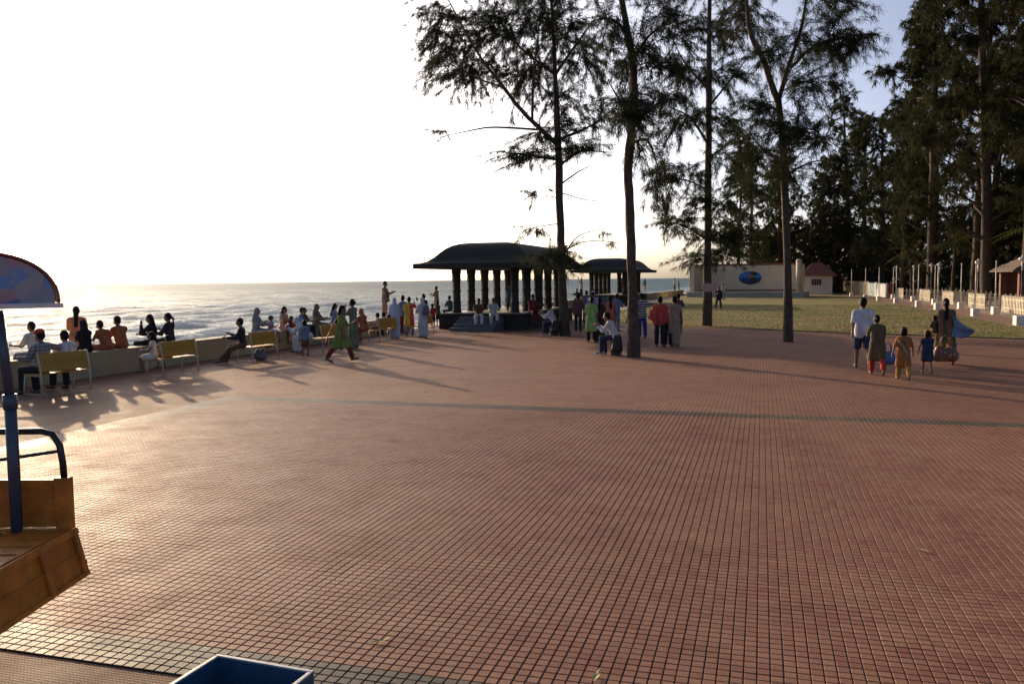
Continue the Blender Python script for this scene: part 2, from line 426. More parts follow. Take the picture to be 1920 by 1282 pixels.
for k in range(14):
    L = 3 + 18 * rs.random(); th = rs.normal(0, .55); ph = rs.random() * 6.28
    amp = .008 * L ** .8
    q = (off * math.cos(th) + SU * math.sin(th)) * 2 * math.pi / L + ph
    Z += amp * (np.sin(q) + .25 * np.cos(2 * q)) * np.where(L < 3 * RR * .012, np.clip(1 - (RR * .006) / L, 0, 1), 1)
Z *= fade
foam = np.zeros_like(Z)
# breakers rolling in, each a crest of limited length
for (w0, u0, ul, hgt_, wid, bend) in [(58, 86, 22, .75, 1.7, .06), (50, 58, 20, .6, 1.5, .05), (43, 36, 16, .45, 1.2, .04), (47, 96, 20, .5, 1.5, -.03),
                                     (66, 120, 40, .7, 2., .02), (84, 70, 30, .5, 2.2, .03), (36, 78, 26, .35, 1.2, .02), (62, 165, 40, .7, 2., .02),
                                     (33, 30, 14, .3, 1., 0), (78, 150, 60, .5, 2.4, 0), (40, 60, 18, .35, 1.2, .03)]:
    line = w0 + bend * (SU - u0) + 1.5 * np.sin(SU * .13 + w0) + .5 * np.sin(SU * .45)
    d = off - line
    along = np.exp(-((SU - u0) / ul) ** 4)
    prof = np.where(d > 0, np.exp(-(d / (wid * 1.8)) ** 2), np.exp(-(d / (wid * .55)) ** 2)) * along
    Z += hgt_ * .32 * prof
    foam = np.maximum(foam, along * np.exp(-((d + wid * .7) / (wid * .8)) ** 2) * 1.0)
    foam = np.maximum(foam, along * .45 * np.exp(-((d + wid * 4) / (wid * 3)) ** 2))
foam = np.maximum(foam, .8 * np.clip((31 + 2 * np.sin(SU * .2) - off) / 4, 0, 1))     # wash on the beach
nr, na = AZ.shape
idx = np.arange(nr * na).reshape(nr, na)
fq = np.stack([idx[:-1, :-1], idx[:-1, 1:], idx[1:, 1:], idx[1:, :-1]], -1).reshape(-1, 4)
me = np_mesh('sea', np.stack([SX, SY, Z + SEA_Z], -1).reshape(-1, 3), [fq[:, ::-1]], sea_material(), smooth=True)
at = me.attributes.new('foam', 'FLOAT', 'POINT'); at.data.foreach_set('value', foam.ravel().astype(np.float32))
sea = link('sea', me); tag(sea, kind='structure')
if me.polygons[0].normal.z < 0: me.flip_normals()

# ------------------------------------------------------------------ sea wall
M_WALL = mat('cream_plaster', (0.40, 0.33, 0.19), 0.8, 0.18, 1.2, 0.35, 25)
def wall_run(label, pts, h, th, name='sea_wall'):
    """pts in u, v along the landward face"""
    mb = MB()
    for i in range(len(pts) - 1):
        a, b = W(*pts[i]), W(*pts[i + 1]); d = (b - a).normalized(); nrm = Vector((-d.y, d.x, 0))
        c = (a + b) / 2 + nrm * th / 2
        mb.obox((c.x, c.y, h / 2 - .15), d * ((b - a).length / 2), nrm * (th / 2), (0, 0, h / 2 + .15))
    o = mb.build(name, M_WALL, bevel=.02); tag(o, label, 'wall')
    cp = MB()
    for i in range(len(pts) - 1):
        a, b = W(*pts[i]), W(*pts[i + 1]); d = (b - a).normalized(); nrm = Vector((-d.y, d.x, 0))
        c = (a + b) / 2 + nrm * th / 2
        cp.obox((c.x, c.y, h + .012), d * ((b - a).length / 2 + .002), nrm * (th / 2 + .012), (0, 0, .02))
    cp.build('coping', M_WALL, o, bevel=.008)
    return o
wall_run('long low cream plastered sea wall behind the yellow benches', [(2, -15.9), (37.2, -15.9)], .58, .42)
wall_run('far stretch of low cream wall beyond the second pavilion', [(84, -12.6), (104, -11.6), (122, -10.6)], .6, .5)
wall_run('short stretch of low wall between the two pavilions', [(46.8, -15.3), (71.5, -14.9)], .55, .45)

# ------------------------------------------------------------------ pavilions
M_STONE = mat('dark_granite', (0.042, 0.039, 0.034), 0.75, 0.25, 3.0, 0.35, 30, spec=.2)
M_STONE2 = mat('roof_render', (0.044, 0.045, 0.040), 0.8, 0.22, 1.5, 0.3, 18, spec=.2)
M_STEP = mat('step_slate', (0.115, 0.118, 0.120), 0.6, 0.2, 4.0, 0.3, 30)
M_FLOOR = mat('pavilion_floor', (0.36, 0.31, 0.22), 0.45, 0.15, 3.0, 0.2, 30)
def make_pavilion(label, u, v, pz):
    """local x = v, y = u; origin at front left column"""
    root = empty('pavilion', W(u, v), -ALPHA)
    tag(root, label, 'pavilion', 'stone pavilions by the sea')
    WX, LY = 2.9, 8.6
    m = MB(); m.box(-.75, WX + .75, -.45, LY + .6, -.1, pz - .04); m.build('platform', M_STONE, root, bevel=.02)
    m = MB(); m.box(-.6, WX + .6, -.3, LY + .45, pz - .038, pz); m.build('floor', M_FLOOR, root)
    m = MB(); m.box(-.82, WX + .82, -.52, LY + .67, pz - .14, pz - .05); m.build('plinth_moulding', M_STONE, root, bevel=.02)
    nst = 5; rise = pz / nst
    for k in range(nst - 1):
        m = MB(); y1 = -.45 - .002; y0 = -.45 - .42 * (nst - 1 - k)
        m.box(.42 + .0015 * k, WX - .42 - .0015 * k, y0, y1 - .001 * k, -.05 if k == 0 else rise * k + .002, rise * (k + 1)); m.build('step', M_STEP, root, bevel=.012)
    def column(x, y):
        c = MB(); s = .19; hgt = 2.84 - pz
        prof = [(0, .20), (.12, .20), (.14, .17), (.42, .165), (.46, .185), (.52, .185), (.56, .15), (.95, .14), (.98, .165), (1.05, .175), (1.12, .165), (1.15, .14), (1.5, .15), (1.54, .185), (1.6, .185), (1.64, .165), (1.86, .17), (1.9, .21), (2.1, .21)]
        prof = [(z * hgt / 2.1, (.172 + (r - .165) * .55) * 1.12) for z, r in prof]
        n = 8; vs = []; fs = []
        for z, r in prof:
            for k in range(n):
                a = math.pi / n + 2 * math.pi * k / n
                # chamfered square section
                ca, sa = math.cos(a), math.sin(a); q = 1 / max(abs(ca), abs(sa)) * .97
                vs.append((x + r * ca * q, y + r * sa * q, pz + z))
        for i in range(len(prof) - 1):
            for k in range(n): fs.append((i * n + k, i * n + (k + 1) % n, (i + 1) * n + (k + 1) % n, (i + 1) * n + k))
        fs.append(tuple(range(n - 1, -1, -1))); fs.append(tuple((len(prof) - 1) * n + k for k in range(n)))
        c.add(vs, fs); c.build('column', M_STONE, root)
    for k in range(5):
        column(0, k * LY / 4); column(WX, k * LY / 4)
    column(WX * .36, LY); column(WX * .64, LY)
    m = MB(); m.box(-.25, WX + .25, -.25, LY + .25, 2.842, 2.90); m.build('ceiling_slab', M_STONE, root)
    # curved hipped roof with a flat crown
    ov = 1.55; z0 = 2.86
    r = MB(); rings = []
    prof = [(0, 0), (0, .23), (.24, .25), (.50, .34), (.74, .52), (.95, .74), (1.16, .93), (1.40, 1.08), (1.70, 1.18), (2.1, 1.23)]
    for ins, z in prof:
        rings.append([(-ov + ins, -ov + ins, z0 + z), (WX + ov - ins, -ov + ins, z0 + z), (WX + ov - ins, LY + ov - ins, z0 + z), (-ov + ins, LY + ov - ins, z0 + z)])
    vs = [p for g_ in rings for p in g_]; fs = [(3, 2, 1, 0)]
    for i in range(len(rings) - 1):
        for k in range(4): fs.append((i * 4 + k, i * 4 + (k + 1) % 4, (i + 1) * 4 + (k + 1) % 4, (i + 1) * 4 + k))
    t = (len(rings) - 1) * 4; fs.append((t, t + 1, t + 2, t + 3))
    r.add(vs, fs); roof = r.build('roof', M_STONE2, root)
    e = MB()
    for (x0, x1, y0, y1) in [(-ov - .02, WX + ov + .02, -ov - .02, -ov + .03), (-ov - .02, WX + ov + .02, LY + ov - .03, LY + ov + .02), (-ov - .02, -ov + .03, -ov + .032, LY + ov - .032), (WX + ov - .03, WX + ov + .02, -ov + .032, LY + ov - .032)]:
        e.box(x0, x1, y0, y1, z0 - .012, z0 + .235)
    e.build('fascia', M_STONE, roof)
    return root
make_pavilion('dark stone pavilion with curved roof and steps beside the sea wall', 38.0, -14.0, .76)
make_pavilion('farther dark stone pavilion half hidden behind the tall trunk', 73.0, -14.3, .9)

# ------------------------------------------------------------------ benches
M_BENCH = mat('mustard_paint', (0.46, 0.235, 0.028), 0.5, 0.12, 5, 0.15, 30)
M_PIPE = mat('cream_pipe', (0.60, 0.52, 0.38), 0.4, 0.1, 8)
def bench_print():
    m = bpy.data.materials.new('bench_lettering'); m.use_nodes = True
    nt = m.node_tree; p = nt.nodes['Principled BSDF']; p.inputs['Roughness'].default_value = .5
    tc = nt.nodes.new('ShaderNodeTexCoord')
    mp = nt.nodes.new('ShaderNodeMapping'); mp.inputs['Scale'].default_value = (1, 26, 9); nt.links.new(tc.outputs['Object'], mp.inputs[0])
    n = nt.nodes.new('ShaderNodeTexNoise'); n.inputs['Scale'].default_value = 1.6; n.inputs['Detail'].default_value = 2; nt.links.new(mp.outputs[0], n.inputs['Vector'])
    cr = nt.nodes.new('ShaderNodeValToRGB'); cr.color_ramp.elements[0].position = .44; cr.color_ramp.elements[1].position = .5
    cr.color_ramp.elements[0].color = (0.31, 0.16, .025, 1); cr.color_ramp.elements[1].color = (0.46, 0.235, .028, 1)
    nt.links.new(n.outputs['Fac'], cr.inputs[0]); nt.links.new(cr.outputs[0], p.inputs['Base Color'])
    return m
M_PRINT = bench_print()
BL = 1.25
def make_bench():
    """local y along the bench, -x towards the sea"""
    root = empty('bench')
    m = MB(); m.obox((-.03, BL / 2, .67), (.012, 0, .0), (0, BL / 2, 0), (-.04, 0, .19)); bk = m.build('backrest', M_BENCH, root, bevel=.006)
    m = MB(); m.obox((-.0168, BL / 2, .685), (.0015, 0, 0), (0, BL * .40, 0), (-.010, 0, .048)); m.build('faded_lettering', M_PRINT, bk)
    m = MB(); m.box(-.50, -.06, .02, BL - .02, .415, .44); m.build('seat', M_BENCH, root, bevel=.006)
    for y in (.03, BL - .03):
        m = MB(); m.tube([(.03, y, 0), (.02, y, .40), (-.055, y, .87)], .018, 8); m.build('leg', M_PIPE, root, smooth=True)
        m = MB(); m.tube([(-.52, y, 0), (-.46, y, .405)], .018, 8); m.build('leg', M_PIPE, root, smooth=True)
        m = MB(); m.tube([(.02, y, .40), (-.46, y, .405)], .014, 6); m.build('side_rail', M_PIPE, root, smooth=True)
        m = MB(); m.tube([(.03, y, .012), (-.52, y, .012)], .011, 6); m.build('foot_rail', M_PIPE, root, smooth=True)
    return root
bench_lab = ['mustard bench nearest the camera, seating the red-capped man', 'mustard bench with a child in pale dress at its end',
             'mustard bench in front of the lilac-dressed girl', 'mustard bench half hidden behind the striding woman',
             'mustard bench beside the orange-headscarfed woman', 'mustard bench partly hidden behind the backpack wearer']
BENCH_AT = [(-9.79, 17.34, -23), (-8.62, 20.60, -22), (-7.49, 24.09, -20), (-6.24, 27.52, -20), (-5.10, 32.2, -28), (-3.72, 34.60, -17)]
BENCH = []
b0 = make_bench()
for i, (x, y, a) in enumerate(BENCH_AT):
    b = b0 if i == 0 else copy_tree(b0)
    b.location = (x, y, 0); b.rotation_euler = (0, 0, R(a))
    tag(b, bench_lab[i], 'bench', 'mustard benches facing the sea'); BENCH.append(b)

# ------------------------------------------------------------------ stage, hut, thatched hut
M_CREAM = mat('stage_cream', (0.72, 0.58, 0.40), 0.8, 0.1, .8, 0.2, 12)
M_STAGEF = mat('stage_floor', (0.42, 0.40, 0.33), 0.7, 0.15, .8, 0.2, 12)
M_REDTRIM = mat('red_oxide', (0.26, 0.095, 0.07), 0.7, 0.2, 2, 0.2, 12)
def mural_material():
    m = bpy.data.materials.new('mural_paint'); m.use_nodes = True
    nt = m.node_tree; p = nt.nodes['Principled BSDF']; p.inputs['Roughness'].default_value = .6
    tc = nt.nodes.new('ShaderNodeTexCoord'); sp = nt.nodes.new('ShaderNodeSeparateXYZ'); nt.links.new(tc.outputs['Object'], sp.inputs[0])
    n = nt.nodes.new('ShaderNodeTexNoise'); n.inputs['Scale'].default_value = 2.2; n.inputs['Detail'].default_value = 5; nt.links.new(tc.outputs['Object'], n.inputs['Vector'])
    h = math_node(nt, 'ADD', sp.outputs[2], math_node(nt, 'MULTIPLY', math_node(nt, 'SUBTRACT', n.outputs['Fac'], .5), .5))
    cr = nt.nodes.new('ShaderNodeValToRGB'); mrr = nt.nodes.new('ShaderNodeMapRange'); mrr.inputs[1].default_value = -.85; mrr.inputs[2].default_value = .85
    nt.links.new(h, mrr.inputs[0]); nt.links.new(mrr.outputs[0], cr.inputs[0])
    e = cr.color_ramp.elements; e[0].position = 0; e[0].color = (.012, .02, .04, 1); e[1].position = 1; e[1].color = (.03, .17, .46, 1)
    k = e.new(.42); k.color = (.015, .05, .17, 1); k = e.new(.56); k.color = (.04, .20, .52, 1)
    # a warm figure-like patch and a dark headland, off centre
    def blob(x, z, rx, rz):
        dx = math_node(nt, 'DIVIDE', math_node(nt, 'SUBTRACT', sp.outputs[0], x), rx); dz_ = math_node(nt, 'DIVIDE', math_node(nt, 'SUBTRACT', sp.outputs[2], z), rz)
        d = math_node(nt, 'ADD', math_node(nt, 'MULTIPLY', dx, dx), math_node(nt, 'MULTIPLY', dz_, dz_))
        d = math_node(nt, 'ADD', d, math_node(nt, 'MULTIPLY', math_node(nt, 'SUBTRACT', n.outputs['Fac'], .5), 2.0))
        return math_node(nt, 'LESS_THAN', d, 1.0)
    c = cr.outputs[0]
    for (b_, col) in [(blob(.35, -.35, .45, .55), (.025, .03, .025, 1)), (blob(.15, .25, .32, .28), (.42, .13, .03, 1)), (blob(.5, .55, .45, .25), (.02, .03, .04, 1))]:
        mx = nt.nodes.new('ShaderNodeMix'); mx.data_type = 'RGBA'; mx.inputs[7].default_value = col
        nt.links.new(b_, mx.inputs[0]); nt.links.new(c, mx.inputs[6]); c = mx.outputs[2]
    nt.links.new(c, p.inputs['Base Color'])
    return m
st = empty('stage', W(103.0, -8.6), -ALPHA - R(8))
tag(st, 'cream open-air stage with blue oval mural across the lawn', 'stage')
m = MB(); m.box(0, 13.4, 0, 6.0, -.1, .62); m.build('platform', M_STAGEF, st, bevel=.03)
m = MB(); m.box(-.08, 13.48, -.08, .3, .50, .64); m.build('platform_edge', M_CREAM, st, bevel=.02)
m = MB(); m.box(.7, 12.6, 4.6, 4.9, .62, 3.75); m.build('back_wall', M_CREAM, st)
m = MB(); m.box(.6, 12.7, 4.5, 5.0, 3.752, 3.98); m.build('red_cornice', M_REDTRIM, st)
m = MB(); m.box(.72, 12.58, 4.57, 4.598, .64, .82); m.build('skirting', M_REDTRIM, st)
for x in (3.2, 5.9, 8.6, 11.2):
    m = MB(); m.box(x, x + .28, 4.52, 4.598, .83, 3.748); m.build('pilaster', M_CREAM, st, bevel=.01)
m = MB(); n = 40
m.add([(0, 0, 0)] + [(1.35 * math.cos(2 * math.pi * k / n), 0, .78 * math.sin(2 * math.pi * k / n)) for k in range(n)], [(0, 1 + (k + 1) % n, 1 + k) for k in range(n)])
m.add([(1.35 * math.cos(2 * math.pi * k / n), .03, .78 * math.sin(2 * math.pi * k / n)) for k in range(n)] + [(1.35 * math.cos(2 * math.pi * k / n), 0, .78 * math.sin(2 * math.pi * k / n)) for k in range(n)], [(k, (k + 1) % n, n + (k + 1) % n, n + k) for k in range(n)])
mu = m.build('mural', mural_material(), st, loc=(6.7, 4.49, 2.25)); mu['label'] = 'blue oval seascape mural with an orange patch'
m = MB(); m.box(.15, .7, .8, 4.9, .62, 3.9); m.build('side_wing', M_CREAM, st, bevel=.02)
for k in range(4):      # fluted wing at the right
    m = MB(); m.box(12.602 + .002 * k, 12.95, .9 + k * 1.05, 1.75 + k * 1.05, .62, 3.82); m.build('fluted_pier', M_CREAM, st, bevel=.05)
m = MB(); m.box(12.7, 12.9, .92, 4.88, .62, 3.8); m.build('wing_panel', M_CREAM, st)
m = MB(); m.tube([(12.72, .45, .64), (12.72, .45, 4.05)], .30, 16); m.lathe([(.34, 4.05), (.36, 4.12), (.2, 4.3), (0.02, 4.34)], 16, (12.72, .45, 0)); m.build('round_pier', M_CREAM, st, smooth=True)

def hut(name, label, u, v, rz, wx, ly, hw, hr, wallm, roofm, pillars=False):
    root = empty(name, W(u, v), -ALPHA + rz); tag(root, label, 'hut')
    if pillars:
        for x in (.2, wx - .2):
            for y in (.2, ly - .2):
                m = MB(); m.box(x - .22, x + .22, y - .22, y + .22, -.1, hw); m.build('pillar', wallm, root, bevel=.01)
        m = MB(); m.box(.45, wx - .45, ly - .3, ly - .1, 0, hw); m.build('back_wall', wallm, root)
    else:
        m = MB(); m.box(0, wx, 0, ly, -.1, hw); m.build('wall', wallm, root)
        m = MB(); m.box(wx * .28, wx * .62, -.06, -.003, hw * .50, hw * .82); w_ = m.build('window', M_DARK, root)
        m = MB()
        for k in range(5): m.box(wx * .28 + k * wx * .085 - .02, wx * .28 + k * wx * .085 + .02, -.09, -.062, hw * .5, hw * .82)
        m.build('bars', wallm, w_)
    o = .55
    rings = [[(-o, -o, hw - .05), (wx + o, -o, hw - .05), (wx + o, ly + o, hw - .05), (-o, ly + o, hw - .05)], [(-o, -o, hw + .05), (wx + o, -o, hw + .05), (wx + o, ly + o, hw + .05), (-o, ly + o, hw + .05)],
             [(wx * .35, ly * .45, hr), (wx * .65, ly * .45, hr), (wx * .65, ly * .55, hr), (wx * .35, ly * .55, hr)]]
    m = MB(); vs = [p for g_ in rings for p in g_]; fs = [(3, 2, 1, 0)]
    for i in range(2):
        for k in range(4): fs.append((i * 4 + k, i * 4 + (k + 1) % 4, (i + 1) * 4 + (k + 1) % 4, (i + 1) * 4 + k))
    fs.append((8, 9, 10, 11)); m.add(vs, fs); rf = m.build('roof', roofm, root)
    # rows of tiles lying on the slopes
    for k in range(7):
        t = (k + .5) / 7
        m = MB()
        a = Vector(rings[1][0]).lerp(Vector(rings[2][0]), t); b = Vector(rings[1][1]).lerp(Vector(rings[2][1]), t)
        c = Vector(rings[1][3]).lerp(Vector(rings[2][3]), t); d = Vector(rings[1][2]).lerp(Vector(rings[2][2]), t)
        m.tube([c, a, b, d], .05, 5); m.build('tile_course', roofm, rf)
    return root
M_DARK = mat('dark_opening', (0.02, 0.018, 0.015), 0.8)
M_WHITEW = mat('hut_whitewash', (0.55, 0.53, 0.50), 0.85, 0.12, 1, .2, 10)
M_ROOFT = mat('clay_roof', (0.25, 0.10, 0.075), 0.8, 0.25, 3, 0.5, 12)
M_THATCH = mat('thatch', (0.10, 0.07, 0.05), 0.95, 0.35, 4, 0.8, 20)
M_BRICK = mat('brick_red', (0.15, 0.062, 0.045), 0.85, 0.25, 6, 0.5, 14)
hut('hut', 'white hut with red tiled roof right of the stage', 118, 5.3, 0, 3.6, 3.6, 2.4, 4.2, M_WHITEW, M_ROOFT)
hut('shelter', 'brick-pillared shelter with thatched roof beyond the picket fences', 64.0, 16.6, 0, 7.5, 5, 2.55, 4.4, M_BRICK, M_THATCH, True)

# ------------------------------------------------------------------ picket fences round the garden plots
M_PICKET = mat('picket_cream', (0.68, 0.60, 0.44), 0.7, 0.12, 3, .2, 20)
def fence(label, u0, u1, v0, v1):
    root = empty('picket_fence', W(u0, v0), -ALPHA); tag(root, label, 'fence', 'picket fences round the garden plots')
    pk = MB()
    w, h = .055, 1.12
    pk.add([(-w, -.012, .08), (w, -.012, .08), (w, -.012, h - .1), (0, -.012, h), (-w, -.012, h - .1), (-w, .012, .08), (w, .012, .08), (w, .012, h - .1), (0, .012, h), (-w, .012, h - .1)],
           [(0, 1, 2, 3, 4), (9, 8, 7, 6, 5), (0, 5, 6, 1), (1, 6, 7, 2), (2, 7, 8, 3), (3, 8, 9, 4), (4, 9, 5, 0)])
    first = None
    def put(x, y, rz):
        nonlocal first
        if first is None: first = pk.build('picket', M_PICKET, root); o = first
        else: o = link('picket', first.data, root)
        o.location = (x, y, 0); o.rotation_euler = (0, 0, rz)
    n = int((u1 - u0) / .30)
    for k in range(n + 1): put(0, k * (u1 - u0) / n, R(90))
    n2 = int((v1 - v0) / .30)
    for k in range(1, n2 + 1): put(k * (v1 - v0) / n2, 0, 0)
    for z in (.35, .85):
        m = MB(); m.box(.016, .05, 0, u1 - u0, z - .04, z + .04); m.build('rail', M_PICKET, root)
        m = MB(); m.box(.052, v1 - v0, .016, .05, z - .04, z + .04); m.build('rail', M_PICKET, root)
fence('cream picket fence cut by the frame edge near thatched shelter', 49.5, 57.0, 13.9, 17.5)
fence('cream picket fence corner in front of thatched shelter', 61.2, 65.6, 13.9, 17.8)
fence('cream picket fence corner third along the path', 70.6, 74.4, 13.9, 17.4)
fence('cream picket fence corner fourth along the path', 79.2, 84.0, 13.8, 17.4)
fence('cream picket fence corner farthest along the path', 90.0, 93.5, 13.3, 18.0)
def panel_wall(name, label, pts, h, mt, cat):
    mb = MB()
    a, b = W(*pts[0]), W(*pts[1]); d = (b - a).normalized(); nrm = Vector((-d.y, d.x, 0)); L = (b - a).length; c = (a + b) / 2
    mb.obox((c.x, c.y, h / 2), d * (L / 2), nrm * .06, (0, 0, h / 2)); o = mb.build(name, mt, bevel=.01); tag(o, label, cat)
    k = int(L / 2.2) + 1
    for i in range(k + 1):
        q = a.lerp(b, i / k); m = MB(); m.box(-.1, .1, -.1, .1, 0, h + .1); p = m.build('post', mt, o, loc=(q.x, q.y, 0), bevel=.01)
M_TEALG = mat('gate_teal', (0.30, 0.38, 0.36), 0.6, 0.15, 3)
panel_wall('boundary_wall', 'pale boundary wall right of the teal gate', [(98, 12.9), (103.5, 12.6)], 1.45, M_WHITEW, 'wall')
panel_wall('gate', 'pale teal gate in the far boundary wall', [(103.9, 12.55), (109.5, 12.4)], 1.5, M_TEALG, 'gate')
panel_wall('boundary_wall', 'yellow boundary wall running to the far trees', [(110, 12.35), (132, 11.5)], 1.6, M_WALL, 'wall')

# ------------------------------------------------------------------ poles in white blocks, lamp posts
M_POLE = mat('pole_white', (0.62, 0.58, 0.50), 0.45, 0.1, 6)
M_BLOCK = mat('block_white', (0.72, 0.66, 0.56), 0.8, 0.1, 4, .2, 20)
near_row = [(43.5, 11.3), (52.9, 11.55), (63.3, 11.5), (68.8, 11.2), (77.4, 10.9), (85.2, 10.5), (93, 10.2), (104, 9.9)]
far_row = [(55.6, 13.2), (64.6, 13.2), (73.8, 13.2), (83.1, 13.1), (93.0, 12.8)]
names = ['nearest', 'second', 'third', 'fourth', 'fifth', 'sixth', 'seventh', 'eighth']
for row, nm in ((near_row, 'lawn side'), (far_row, 'fence side')):
    for i, (u, v) in enumerate(row):
        root = empty('flag_pole', W(u, v), -ALPHA)
        has_pole = not (nm == 'lawn side' and i == 0)
        tag(root, ('%s white block with thin pole, %s of the path' if has_pole else '%s white block without pole, %s of the path') % (names[i], nm), 'pole', 'poles in white blocks along the path')
        m = MB(); m.box(-.17, .17, -.3, .3, -.02, .44); m.build('block', M_BLOCK, root, bevel=.015)
        if has_pole:
            m = MB(); m.tube([(0, 0, .44), (.01 * (i % 3 - 1), 0, 3.05)], .032, 8); m.lathe([(.045, 3.05), (.05, 3.09), (.02, 3.14)], 8, (.01 * (i % 3 - 1), 0, 0)); m.build('pole', M_POLE, root, smooth=True)
M_LAMPD = mat('lamp_dark_post', (0.03, 0.028, 0.025), 0.6)
lamp_at = [(58.5, 15.3), (64.0, 17.6), (69.0, 15.2), (74.5, 16.4), (82.0, 15.0), (88.5, 15.5), (96.0, 15.2), (104, 14.6)]
for i, (u, v) in enumerate(lamp_at):
    root = empty('lamp_post', W(u, v), 0); tag(root, '%s lamp post with disc cap, behind the picket fences' % names[i], 'lamp post', 'lamp posts behind the fences')
    m = MB(); m.tube([(0, 0, -.05), (0, 0, 2.55)], .035, 8); m.build('post', M_LAMPD, root, smooth=True)
    m = MB(); m.tube([(0, 0, 2.55), (0, 0, 3.15)], .05, 10); m.build('lamp_tube', M_POLE, root, smooth=True)
    m = MB(); m.lathe([(.05, 3.15), (.2, 3.2), (.24, 3.27), (.2, 3.33), (.08, 3.36), (.06, 3.46), (.02, 3.5)], 14); m.build('cap', M_POLE, root, smooth=True)

# ------------------------------------------------------------------ vending cart at the left edge
M_CART = mat('cart_orange', (0.50, 0.155, 0.010), 0.5, 0.4, 7, 0.3, 40)
M_BLUE = mat('post_blue', (0.050, 0.066, 0.095), 0.4, 0.2, 6)
M_BLACK = mat('black_tube', (0.012, 0.012, 0.013), 0.35)
M_RIM = mat('canopy_rim', (0.34, 0.09, 0.05), 0.5, .15, 6)
M_PALE = mat('canopy_lip', (0.70, 0.62, 0.55), 0.5, .1, 6)
M_TYRE = mat('tyre_rubber', (0.02, 0.02, 0.02), 0.85)
def canopy_print():
    m = bpy.data.materials.new('canopy_print'); m.use_nodes = True
    nt = m.node_tree; p = nt.nodes['Principled BSDF']; p.inputs['Roughness'].default_value = .35
    tc = nt.nodes.new('ShaderNodeTexCoord')
    v = nt.nodes.new('ShaderNodeTexVoronoi'); v.inputs['Scale'].default_value = 8; nt.links.new(tc.outputs['Object'], v.inputs['Vector'])
    n = nt.nodes.new('ShaderNodeTexNoise'); n.inputs['Scale'].default_value = 14; n.inputs['Detail'].default_value = 6; nt.links.new(tc.outputs['Object'], n.inputs['Vector'])
    cr = nt.nodes.new('ShaderNodeValToRGB'); cr.color_ramp.interpolation = 'CONSTANT'; e = cr.color_ramp.elements
    e[0].color = (.10, .15, .30, 1); e[1].position = .16; e[1].color = (.30, .26, .29, 1)
    for q, c in ((.4, (.42, .13, .07, 1)), (.55, (.36, .30, .29, 1)), (.7, (.45, .20, .22, 1)), (.85, (.16, .24, .46, 1))): k = e.new(q); k.color = c
    sp = nt.nodes.new('ShaderNodeSeparateColor'); nt.links.new(v.outputs['Color'], sp.inputs[0])
    nt.links.new(sp.outputs[0], cr.inputs[0])
    mx = nt.nodes.new('ShaderNodeMix'); mx.data_type = 'RGBA'; mx.inputs[7].default_value = (.34, .30, .30, 1)
    fr = nt.nodes.new('ShaderNodeMapRange'); fr.inputs[1].default_value = .5; fr.inputs[2].default_value = .56; nt.links.new(n.outputs['Fac'], fr.inputs[0])
    fr.inputs[4].default_value = .7
    nt.links.new(fr.outputs[0], mx.inputs[0]); nt.links.new(cr.outputs[0], mx.inputs[6]); nt.links.new(mx.outputs[2], p.inputs['Base Color'])
    return m
cart = empty('vending_cart', (-3.45, 4.45, 0), R(-1)); tag(cart, 'orange cargo cart with blue post and arched printed canopy', 'cart')
x1 = .60; y1 = .88; fz = .75          # right edge and far edge of the bed in cart space
m = MB(); m.box(-.75, x1, -.95, y1, fz - .06, fz); bedo = m.build('bed_floor', M_CART, cart, bevel=.006)
for k in range(12):
    m = MB(); yy = -.9 + k * .15; m.box(-.74, x1 - .03, yy, yy + .02, fz + .001, fz + .009); m.build('floor_rib', M_CART, bedo)
m = MB(); m.box(-.75, x1, y1 - .035, y1, fz + .003, fz + .31); hb = m.build('headboard', M_CART, cart, bevel=.006)
for z in (.09, .18, .26):
    m = MB(); m.box(-.74, x1 - .09, y1 - .045, y1 - .036, fz + z, fz + z + .018); m.build('pressed_rib', M_CART, hb)
m = MB(); m.box(x1 - .085, x1 + .012, y1 - .055, y1 + .012, fz - .06, fz + .325); m.build('corner_post', M_CART, cart, bevel=.008)
def on_side(y, d, o=0.0):      # point on the hanging side panel: d metres down it, o outwards
    ang = R(14); return Vector((x1 + .02 + math.sin(ang) * d + math.cos(ang) * o, y, fz - .01 - math.cos(ang) * d + math.sin(ang) * o))
def side_slab(mb, ya, yb, d0, d1, o0, o1):
    vs = [on_side(y, d, o) for o in (o0, o1) for d in (d0, d1) for y in (ya, yb)]
    mb.add(vs, [(0, 2, 3, 1), (4, 5, 7, 6), (0, 1, 5, 4), (2, 6, 7, 3), (0, 4, 6, 2), (1, 3, 7, 5)])
m = MB(); side_slab(m, -.95, y1 - .05, 0, .30, 0, .02); ds = m.build('drop_side', M_CART, cart, bevel=.004)
for y in (-.55, -.1, .42, y1 - .09):
    m = MB(); side_slab(m, y - .022, y + .022, .0, .30, .021, .045); m.build('stiffener', M_CART, ds, bevel=.004)
m = MB(); side_slab(m, -.95, y1 - .05, -.012, .03, .0205, .04); side_slab(m, -.95, y1 - .05, .145, .16, .0205, .03); side_slab(m, -.95, y1 - .05, .275, .302, .0205, .036); m.build('side_lip', M_CART, ds)
m = MB(); side_slab(m, y1 - .075, y1 - .055, .2, .225, .0205, .04); m.build('latch', M_BLACK, ds)
m = MB(); zt = fz + .62
pts = [(-.7, y1 - .02, fz + .3), (-.7, y1 - .02, zt - .1), (-.66, y1 - .02, zt - .02), (-.58, y1 - .02, zt)] + [(x1 - .16, y1 - .02, zt), (x1 - .09, y1 - .02, zt - .02), (x1 - .05, y1 - .02, zt - .09), (x1 - .035, y1 - .02, zt - .2), (x1 - .03, y1 - .02, fz + .3)]
